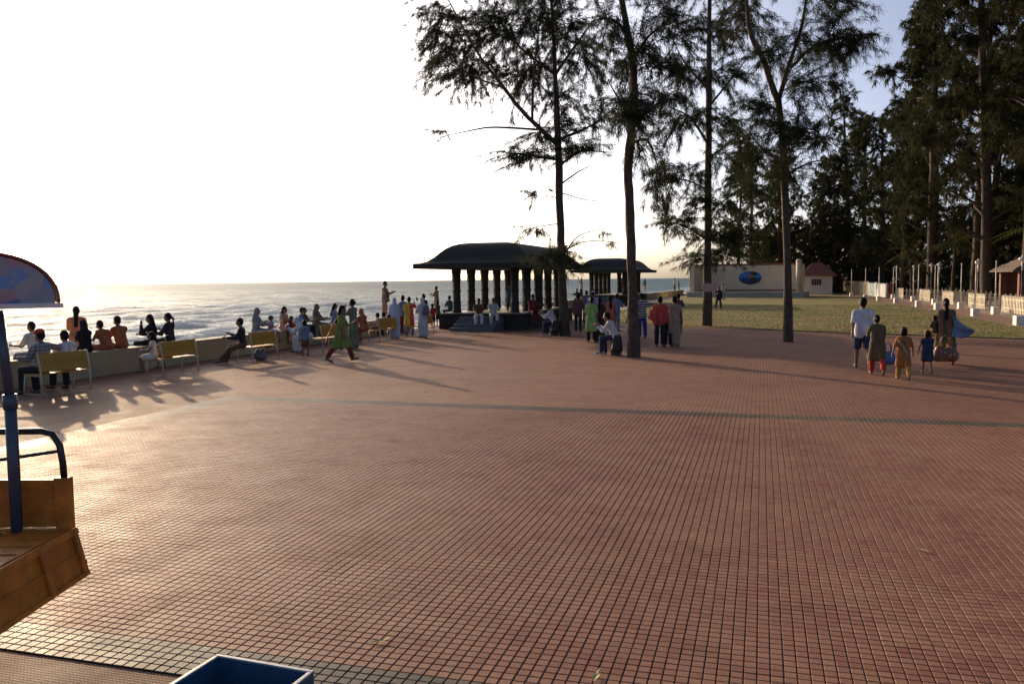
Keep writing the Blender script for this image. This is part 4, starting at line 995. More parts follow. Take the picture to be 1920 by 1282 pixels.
# coconut palms among the trees
def palm(seed, H):
    rng = np.random.default_rng(seed); root = empty('palm_tree')
    tr = smooth_path([(0, 0, -.1, .2), (.15, .1, H * .5, .14), (.3, .15, H, .12)], 6, .01, rng)
    V, Fq = tubes_np([(tr[:, :3], tr[:, 3])], 10); link('trunk', np_mesh('trunk', V, [Fq], M_BARK, smooth=True), root)
    top = tr[-1, :3]; V = []; F4 = []; b = 0
    for k in range(15):
        a = k * 2.4 + rng.random() * .4; el = rng.uniform(-.2, 1.1); L = 2.6 + rng.random()
        d = np.array([math.cos(a) * math.cos(el), math.sin(a) * math.cos(el), math.sin(el)])
        s = np.linspace(0, 1, 16)[:, None]; rib = top + d * L * s + np.array([0, 0, -1.6]) * s ** 2
        side = np.cross(d, [0, 0, 1.]); side /= np.linalg.norm(side)
        for i in range(1, 16):
            wl = .65 * math.sin(math.pi * min(.97, .12 + s[i, 0] * .85)); t = (rib[i] - rib[i - 1])
            for sg in (-1, 1):
                tip = rib[i] + side * sg * wl + t * 1.2 + np.array([0, 0, -.35 * wl])
                V += [rib[i] - t * .22, rib[i] + t * .22, tip + t * .06, tip - t * .06]; F4.append([b, b + 1, b + 2, b + 3]); b += 4
    link('fronds', np_mesh('fronds', np.array(V), [np.array(F4)], M_PALM), root)
    return root
pl = palm(5, 5.2)
for i, (u, v, s, lab) in enumerate([(88, 17.2, 1.0, 'coconut palm under the tall trees by the far fence'), (72, 20.5, 1.1, 'coconut palm between trunks behind middle fences'), (99, 15.5, .9, 'small coconut palm by the far boundary wall')]):
    o = pl if i == 0 else copy_tree(pl)
    o.location = W(u, v); o.rotation_euler = (0, 0, i * 1.3); o.scale = (s, s, s); tag(o, lab, 'palm', 'coconut palms in the wood')

# ------------------------------------------------------------------ people
class Field:
    """smooth union of round cones and ellipsoids, meshed with surface nets"""
    def __init__(s, vs, k): s.vs = vs; s.k = k; s.p = []
    def cone(s, a, b, r1, r2=None): s.p.append(('c', np.array(a, float), np.array(b, float), r1, r1 if r2 is None else r2))
    def ell(s, c, r, rot=None): s.p.append(('e', np.array(c, float), np.array(r, float), rot))
    def mesh(s):
        lo = np.full(3, 1e9); hi = -lo
        bb = []
        for q in s.p:
            if q[0] == 'c':
                r = max(q[3], q[4]); a = np.minimum(q[1], q[2]) - r; b = np.maximum(q[1], q[2]) + r
            else: r = q[2].max(); a = q[1] - r; b = q[1] + r
            bb.append((a, b)); lo = np.minimum(lo, a); hi = np.maximum(hi, b)
        vs = s.vs; lo = lo - 2.5 * vs; n = np.ceil((hi + 2.5 * vs - lo) / vs).astype(int) + 1
        D = np.full(n, .5, dtype=np.float32)
        mg = s.k + 2.5 * vs
        for q, (a, b) in zip(s.p, bb):
            i0 = np.maximum(np.floor((a - mg - lo) / vs).astype(int), 0); i1 = np.minimum(np.ceil((b + mg - lo) / vs).astype(int) + 1, n)
            ax = [lo[i] + vs * np.arange(i0[i], i1[i]) for i in range(3)]
            X = np.stack(np.meshgrid(*ax, indexing='ij'), -1)
            if q[0] == 'c':
                ab = q[2] - q[1]; L2 = max(ab @ ab, 1e-9); w = X - q[1]
                t = np.clip((w @ ab) / L2, 0, 1)
                d = np.linalg.norm(w - t[..., None] * ab, axis=-1) - (q[3] + (q[4] - q[3]) * t)
            else:
                w = X - q[1]
                if q[3] is not None: w = w @ q[3]
                k0 = np.linalg.norm(w / q[2], axis=-1); k1 = np.linalg.norm(w / q[2] ** 2, axis=-1)
                d = k0 * (k0 - 1) / np.maximum(k1, 1e-6)
            sl = D[i0[0]:i1[0], i0[1]:i1[1], i0[2]:i1[2]]
            h = np.clip(.5 + .5 * (sl - d) / s.k, 0, 1)
            sl[...] = sl * (1 - h) + d * h - s.k * h * (1 - h)
        neg = D < 0
        c0 = neg[:-1, :-1, :-1]; cnt = np.zeros(c0.shape, np.int8)
        for dx in (0, 1):
            for dy in (0, 1):
                for dz_ in (0, 1): cnt += neg[dx:dx + n[0] - 1, dy:dy + n[1] - 1, dz_:dz_ + n[2] - 1]
        act = (cnt > 0) & (cnt < 8); ids = np.full(act.shape, -1, np.int64); cells = np.argwhere(act); ids[act] = np.arange(len(cells))
        acc = np.zeros((len(cells), 3)); m = np.zeros(len(cells))
        for ax in range(3):
            for o1 in (0, 1):
                for o2 in (0, 1):
                    p0 = cells.copy(); oth = [i for i in range(3) if i != ax]; p0[:, oth[0]] += o1; p0[:, oth[1]] += o2
                    p1 = p0.copy(); p1[:, ax] += 1
                    d0 = D[tuple(p0.T)]; d1 = D[tuple(p1.T)]; cr = (d0 < 0) != (d1 < 0)
                    t = np.where(cr, d0 / np.where(cr, d0 - d1, 1), 0); pt = p0.astype(float); pt[:, ax] += t
                    acc[cr] += pt[cr]; m[cr] += 1
        V = lo + vs * acc / m[:, None]
        quads = []
        for ax in range(3):
            a = [slice(None)] * 3; b = [slice(None)] * 3; a[ax] = slice(0, -1); b[ax] = slice(1, None)
            ch = neg[tuple(a)] != neg[tuple(b)]; e = np.argwhere(ch); oth = [i for i in range(3) if i != ax]
            if ax == 1: oth = oth[::-1]
            ok = (e[:, oth[0]] > 0) & (e[:, oth[1]] > 0) & (e[:, oth[0]] < act.shape[oth[0]]) & (e[:, oth[1]] < act.shape[oth[1]]); e = e[ok]
            q = []
            for (o1, o2) in ((0, 0), (-1, 0), (-1, -1), (0, -1)):
                c = e.copy(); c[:, oth[0]] += o1; c[:, oth[1]] += o2; q.append(ids[tuple(c.T)])
            q = np.stack(q, 1); fl = neg[tuple(e.T)]; q[~fl] = q[~fl][:, ::-1]; quads.append(q)
        return V, np.concatenate(quads)

CLOTH = dict(cream=(.62, .55, .44), grey=(.22, .22, .22), plaid=(.16, .15, .16), dark=(.035, .033, .035), white=(.55, .55, .57), orange=(.48, .20, .09), brown=(.14, .075, .045),
  black=(.018, .018, .02), rust=(.36, .12, .045), lilac=(.42, .28, .46), peach=(.50, .27, .18), maroon=(.17, .03, .03), blue=(.13, .22, .34), slate=(.16, .20, .28), olive=(.17, .15, .10),
  greenkurta=(.17, .24, .06), sage=(.17, .19, .12), tan=(.33, .22, .15), paleblue=(.40, .46, .55), yellowred=(.48, .30, .05), palegrey=(.46, .46, .46), red=(.42, .05, .035), teal=(.05, .13, .16),
  navy=(.035, .045, .085), plum=(.13, .06, .08), ochre=(.42, .22, .05), beige=(.38, .31, .22), lime=(.24, .40, .13), darkbrown=(.06, .035, .025), coral=(.48, .15, .09), royal=(.045, .045, .20),
  stripe=(.3, .3, .29), redshawl=(.42, .07, .05), darkolive=(.10, .085, .045), burnt=(.32, .12, .04), saree=(.20, .10, .05))
def cloth(c):
    nm = 'cloth_' + c
    if nm in MATS: return MATS[nm]
    m = mat(nm, CLOTH[c], .85, .38, 7, .9, 14, spec=.2)
    for nd in m.node_tree.nodes:      # folds run down the cloth
        if nd.type == 'TEX_NOISE':
            mp = m.node_tree.nodes.new('ShaderNodeMapping'); mp.inputs['Scale'].default_value = (1.6, 1.6, .45)
            src = nd.inputs['Vector'].links[0].from_socket; m.node_tree.links.new(src, mp.inputs[0]); m.node_tree.links.new(mp.outputs[0], nd.inputs['Vector'])
    if c in ('plaid', 'stripe', 'yellowred', 'saree'):
        nt = m.node_tree; p = nt.nodes['Principled BSDF']; tc = nt.nodes.new('ShaderNodeTexCoord'); sp = nt.nodes.new('ShaderNodeSeparateXYZ'); nt.links.new(tc.outputs['Object'], sp.inputs[0])
        def bars(o, f): return math_node(nt, 'GREATER_THAN', math_node(nt, 'FRACT', math_node(nt, 'MULTIPLY', o, f)), .62)
        mx = nt.nodes.new('ShaderNodeMix'); mx.data_type = 'RGBA'; mx.inputs[6].default_value = (*CLOTH[c], 1)
        if c == 'plaid': f = math_node(nt, 'MULTIPLY', math_node(nt, 'ADD', bars(sp.outputs[0], 13), bars(sp.outputs[2], 13)), .5); mx.inputs[7].default_value = (.45, .40, .38, 1)
        elif c == 'stripe': f = bars(sp.outputs[2], 11); mx.inputs[6].default_value = (.10, .09, .09, 1); mx.inputs[7].default_value = (.50, .48, .44, 1)
        elif c == 'yellowred': f = math_node(nt, 'GREATER_THAN', sp.outputs[0], .03); mx.inputs[7].default_value = (.42, .05, .06, 1)
        else: f = bars(sp.outputs[0], 5); mx.inputs[7].default_value = (.09, .10, .045, 1)
        nt.links.new(f, mx.inputs[0]); nt.links.new(mx.outputs[2], p.inputs['Base Color'])
    return m
M_SKIN = mat('skin', (.20, .10, .06), .55, .12, 9, .1, 40)
M_HAIR = mat('hair', (.010, .008, .007), .6, .2, 30, .4, 60, spec=.15)
M_EYE = mat('eye_dark', (.015, .012, .012), .3)
M_SHOE = mat('sandal_dark', (.03, .022, .018), .6)
M_SHOEW = mat('shoe_white', (.62, .62, .62), .6)
ARMS = dict(down=(4, 9, 12), lap=(28, 8, 62), mouth=(48, 10, 128), phone=(62, 30, 95), up=(140, 28, 48), side=(12, 80, 18), hold=(26, 10, 85), swingb=(-26, 10, 14), swingf=(28, 9, 25), out=(4, 26, 14))

def rotx(v, a):
    c, s = math.cos(a), math.sin(a); return np.array([v[0], v[1] * c - v[2] * s, v[1] * s + v[2] * c])
def make_person(pos, label, face, h, pose, top, bottom, hair, armL, armR, lean, vs, group=None, shoes=None):
    k = h / 1.7; child = h < 1.3
    fem = top[0] in ('saree', 'abaya', 'kurta', 'dress')
    hipz = .90 * k; thigh, shin = .42 * k, .41 * k
    sit = pose in ('sit', 'recline')
    hipc = np.array([0, 0, .10 * k if sit else hipz])
    ln = -R(lean)
    def tor(p): return hipc + rotx(np.array(p) * k, ln)
    sw = (.165 if fem else .19)
    neck = tor((0, 0, .53)); hd = neck + rotx(np.array([0, .025, .165]) * k, ln * .8) * (1.0 if not child else 1.05)
    hs = 1.0 if not child else 1.18     # children have larger heads
    sh = [tor((s * sw, -.005, .445)) for s in (-1, 1)]
    hips = [hipc + np.array([s * .085 * k, 0, 0]) for s in (-1, 1)]
    LEG = dict(stand=((2, 2), (-2, 3)), walk=((26, 8), (-22, 14)), walks=((10, 4), (-12, 22)), sit=((84, 82), (80, 86)), recline=((70, 30), (78, 60)))[pose]
    kn = []; an = []; toe = []
    for i, s in enumerate((-1, 1)):
        t, b = LEG[i]; t = R(t); b = R(b); o = .03 if not sit else .06
        K = hips[i] + np.array([s * o * k, math.sin(t) * thigh, -math.cos(t) * thigh]); A_ = K + np.array([s * .005, math.sin(t - b) * shin, -math.cos(t - b) * shin])
        kn.append(K); an.append(A_)
        ft = t - b if not sit else 0.; ft = max(min(ft, .5), -.7)
        toe.append(A_ + np.array([s * .02 * k, math.cos(ft) * .17 * k, -.055 * k + math.sin(ft) * .15 * k]))
    if not sit:      # stand on the lower foot
        dz0 = min(min(a[2] - .075 * k, t[2] - .025 * k) for a, t in zip(an, toe)); shift = np.array([0, 0, -dz0])
        hipc = hipc + shift; neck = neck + shift; hd = hd + shift; sh = [x + shift for x in sh]; hips = [x + shift for x in hips]; kn = [x + shift for x in kn]; an = [x + shift for x in an]; toe = [x + shift for x in toe]
    el = []; wr = []; hdv = []
    for i, s in enumerate((-1, 1)):
        f, o, b = ARMS[armL if i == 0 else armR]; f, o, b = R(f) - ln * .5, R(o), R(b)
        d = np.array([s * math.sin(o), math.sin(f) * math.cos(o), -math.cos(f) * math.cos(o)])
        E_ = sh[i] + d * .28 * k; f2 = f + b; o2 = o * .3 if b < 1.2 else -o * .4 - .12
        d2 = np.array([s * math.sin(o2), math.sin(f2) * math.cos(o2), -math.cos(f2) * math.cos(o2)])
        el.append(E_); wr.append(E_ + d2 * .25 * k); hdv.append(d2)
    def torso(F, e=0., lo=0.0, hi=1.0):
        for s in (-1, 1):
            F.cone(hipc + rotx(np.array([s * .075, 0, .0]) * k, ln), hipc + rotx(np.array([s * .07, .005, .2]) * k, ln), .094 * k + e, .077 * k + e)
            F.cone(hipc + rotx(np.array([s * .07, .005, .2]) * k, ln), hipc + rotx(np.array([s * .085, 0, .4]) * k, ln), .077 * k + e, .086 * k + e)
        F.cone(sh[0] * .86 + sh[1] * .14, sh[1] * .86 + sh[0] * .14, .052 * k + e, .052 * k + e)
        for i in range(2): F.cone(neck - np.array([0, 0, .035 * k]), sh[i] * .8 + neck * .2 - np.array([0, 0, .01 * k]), .048 * k + e * .6, .045 * k + e * .6)
        if fem and not child:
            for s in (-1, 1): F.ell(hipc + rotx(np.array([s * .075, .085, .33]) * k, ln), np.array([.06, .055, .06]) * k + e)
    # body: one continuous skin surface
    B = Field(vs, .035 * k); torso(B)
    B.cone(neck - np.array([0, 0, .04 * k]), hd - np.array([0, 0, .05 * k]), .052 * k, .05 * k)
    B.ell(hd, np.array([.075, .095, .115]) * k * hs); B.ell(hd + np.array([0, .035, -.065]) * k, np.array([.052, .055, .055]) * k * hs)
    for i, s in enumerate((-1, 1)):
        B.cone(hips[i], kn[i], .082 * k, .055 * k); B.cone(kn[i], an[i], .054 * k, .036 * k); B.cone(an[i] + np.array([0, -.025 * k, -.035 * k]), toe[i], .037 * k, .026 * k)
        B.cone(sh[i], el[i], .047 * k, .038 * k); B.cone(el[i], wr[i], .037 * k, .026 * k); B.cone(wr[i], wr[i] + hdv[i] * .075 * k, .026 * k, .032 * k)
        B.ell(hd + np.array([s * .078 * hs, .0, -.01]) * k, np.array([.016, .022, .03]) * k)
    B.cone(hd + np.array([0, .09, .0]) * k * hs, hd + np.array([0, .108, -.03]) * k * hs, .010 * k, .017 * k)
    V, Q = B.mesh(); nq = len(Q); mi = np.zeros(nq, int)
    # fingers, rooted in the palms
    ft = MB()
    for i, s in enumerate((-1, 1)):
        d = Vector(hdv[i]); pal = Vector(wr[i]) + d * .085 * k; sd = d.cross(Vector((1, 0, 0)) if abs(d.x) < .7 else Vector((0, 1, 0))).normalized(); up_ = d.cross(sd)
        for j, (o, L) in enumerate(((-.027, .058), (-.009, .074), (.009, .070), (.025, .056))):
            q = pal + sd * o * k; ft.tube([q - d * .02 * k, q + d * L * .5 * k, q + d * L * .85 * k + up_ * s * .018 * k], [.0095 * k, .009 * k, .0065 * k], 5)
        q = pal - d * .05 * k + sd * -.03 * k; ft.tube([q, q + (d * .6 - sd * .7) * .035 * k, q + (d * .9 - sd * .5) * .062 * k], [.011 * k, .0105 * k, .008 * k], 5)
    b = len(V); V = np.concatenate([V, np.array(ft.v)]); tq = np.array([f for f in ft.f if len(f) == 4]) + b; t5 = np.array([f for f in ft.f if len(f) == 5]) + b
    ev = MB()
    for s in (-1, 1): ev.lathe([(.002, -.012 * k), (.011 * k, -.006 * k), (.013 * k, 0), (.011 * k, .006 * k), (.002, .012 * k)], 6, tuple(hd + np.array([s * .031 * hs, .083 * hs, .012]) * k))
    ev.obox(tuple(hd + np.array([0, .088, -.072]) * k * hs), (.022 * k, 0, 0), (0, .006 * k, 0), (0, 0, .005 * k))
    b = len(V); V = np.concatenate([V, np.array(ev.v)]); eq = np.array([f for f in ev.f if len(f) == 4]) + b; e6 = np.array([f for f in ev.f if len(f) == 6]) + b
    me = np_mesh('person', V, [Q, tq, eq, t5, e6], [M_SKIN, M_EYE], np.concatenate([mi, np.zeros(len(tq), int), np.ones(len(eq), int), np.zeros(len(t5), int), np.ones(len(e6), int)]), True)
    body = link('person', me); body.location = pos; body.rotation_euler = (0, 0, -R(face)); tag(body, label, 'person', group)
    def part(name, F, m):
        V, Q = F.mesh(); V = V + rngp.normal(0, vs * .05, V.shape); return link(name, np_mesh(name, V, [Q], m, smooth=True), body)
    # lower garment
    if bottom:
        F = Field(vs, .05 * k); e = .016
        for s in (-1, 1): F.cone(hipc + np.array([s * .06 * k, 0, .04 * k]), hips[0 if s < 0 else 1], .080 * k + e * .4, .088 * k + e * .4)
        for i in range(2):
            if bottom[0] == 'shorts': F.cone(hips[i], hips[i] * .15 + kn[i] * .85, .09 * k + e, .085 * k + e)
            else: F.cone(hips[i], kn[i], .082 * k + e * .6, .060 * k + e); F.cone(kn[i], kn[i] * .1 + an[i] * .9, .062 * k + e, .056 * k + e)
        part('shorts' if bottom[0] == 'shorts' else 'trousers', F, cloth(bottom[1]))
    # upper garment
    kind = top[0]; e = .016 if kind in ('shirt', 'long') else .020
    F = Field(vs, .05 * k); torso(F, e)
    sl = dict(shirt=.85, long=2, kurta=.7, kurtashort=2, saree=.5, abaya=2, dress=.25)[kind]
    for i in range(2):
        t = min(sl, 1.); F.cone(sh[i], sh[i] * (1 - t) + el[i] * t, .052 * k + e, .046 * k + e)
        if sl > 1: F.cone(el[i], el[i] * .12 + wr[i] * .88, .044 * k + e * .8, .034 * k + e * .8)
    if kind in ('shirt', 'long', 'kurtashort'):
        if not sit:
            for s in (-1, 1): F.cone(hipc + np.array([s * .07 * k, 0, .05 * k]), hipc + np.array([s * .078 * k, 0, -.08 * k]), .096 * k + e, .10 * k + e)
    else:
        full = kind in ('saree', 'abaya'); fr = 1.0 if kind != 'dress' else .75
        for i, s in enumerate((-1, 1)):
            kk = hips[i] * (1 - fr) + kn[i] * fr
            F.cone(hips[i], kk, .092 * k + e, (.098 if not sit else .085) * k + e)
            if full: F.cone(kn[i], kn[i] * .08 + an[i] * .92, .085 * k + e, .08 * k + e)
        m0 = (kn[0] + kn[1]) / 2 * fr + hipc * (1 - fr); a0 = (an[0] + an[1]) / 2
        F.cone(hipc, m0, .13 * k, .125 * k)
        if full: F.cone(m0, m0 * .08 + a0 * .92, .12 * k, .115 * k)
    part({'saree': 'saree', 'abaya': 'robe', 'dress': 'dress', 'kurta': 'kurta', 'kurtashort': 'shawl'}.get(kind, 'shirt'), F, cloth(top[1]))
    if kind == 'saree':     # the loose end thrown over a shoulder
        F = Field(vs, .04 * k); F.cone(sh[0] + np.array([0, .06 * k, .03 * k]), tor((.08, .11, .1)), .05 * k, .06 * k); F.cone(sh[0] + np.array([0, -.06 * k, .02 * k]), tor((-.12, -.13, .0)), .05 * k, .07 * k); F.cone(tor((-.12, -.13, .0)), tor((-.13, -.15, -.3)) if not sit else tor((-.13, -.14, -.02)), .06 * k, .05 * k)
        part('saree_end', F, cloth(top[1]))
    # hair and head coverings
    hk, _, hc = hair.partition(':')
    F = Field(vs * .8, .025 * k); H_ = lambda x, y, z: hd + rotx(np.array([x, y, z]) * k * hs, ln * .6)
    if hk in ('short', 'bald', 'cap', 'hat', 'bun', 'long', 'pony', 'bob', 'longbun'):
        g_ = .0 if hk == 'bald' else .008
        F.ell(H_(0, -.018, .026), np.array([.08 + g_, .092 + g_, .102 + g_]) * k * hs)
        F.ell(H_(0, -.045, -.03), np.array([.068 + g_, .06 + g_, .07 + g_]) * k * hs)
        if hk in ('long', 'longbun'): F.cone(H_(0, -.07, -.02), tor((0, -.125, .30)), .06 * k, .045 * k)
        if hk == 'pony': F.cone(H_(0, -.10, .02), H_(0, -.17, -.05), .035 * k, .03 * k); F.cone(H_(0, -.17, -.05), tor((0, -.15, .36)), .03 * k, .015 * k)
        if hk in ('bun', 'longbun'): F.ell(H_(0, -.12, .0), np.array([.05, .045, .05]) * k)
        if hk == 'bob':
            for s in (-1, 1): F.ell(H_(s * .05, -.03, -.05), np.array([.045, .06, .075]) * k * hs)
        part('hair', F, M_HAIR)
        if hk in ('cap', 'hat'):
            F = Field(vs * .8, .02 * k); F.ell(H_(0, -.008, .055), np.array([.094, .108, .082]) * k * hs)
            if hk == 'cap': F.ell(H_(0, .11, .045), np.array([.06, .075, .018]) * k)
            else: F.ell(H_(0, .0, .035), np.array([.15, .16, .022]) * k * hs)
            part('cap' if hk == 'cap' else 'sun_hat', F, cloth(hc))
    else:
        F.ell(H_(0, -.022, .012), np.array([.095, .10, .122]) * k); F.cone(H_(0, -.035, -.06), neck + rotx(np.array([0, -.02, -.03]) * k, ln), .085 * k, .095 * k)
        F.cone(neck + rotx(np.array([0, -.04, -.02]) * k, ln), tor((0, -.07, .30)), .10 * k, .085 * k)
        for s in (-1, 1): F.cone(neck + rotx(np.array([s * .04, .0, -.02]) * k, ln), tor((s * .10, .02, .40)), .075 * k, .07 * k)
        part('headscarf', F, cloth(hc))
    # footwear
    for i in range(2):
        F = Field(vs, .02); F.cone(an[i] + np.array([0, -.03 * k, -.055 * k]), toe[i] + np.array([0, .02 * k, -.008 * k]), .034 * k, .03 * k)
        part('shoe', F, M_SHOEW if shoes == 'white' else M_SHOE)
    return body
rngp = np.random.default_rng(21)

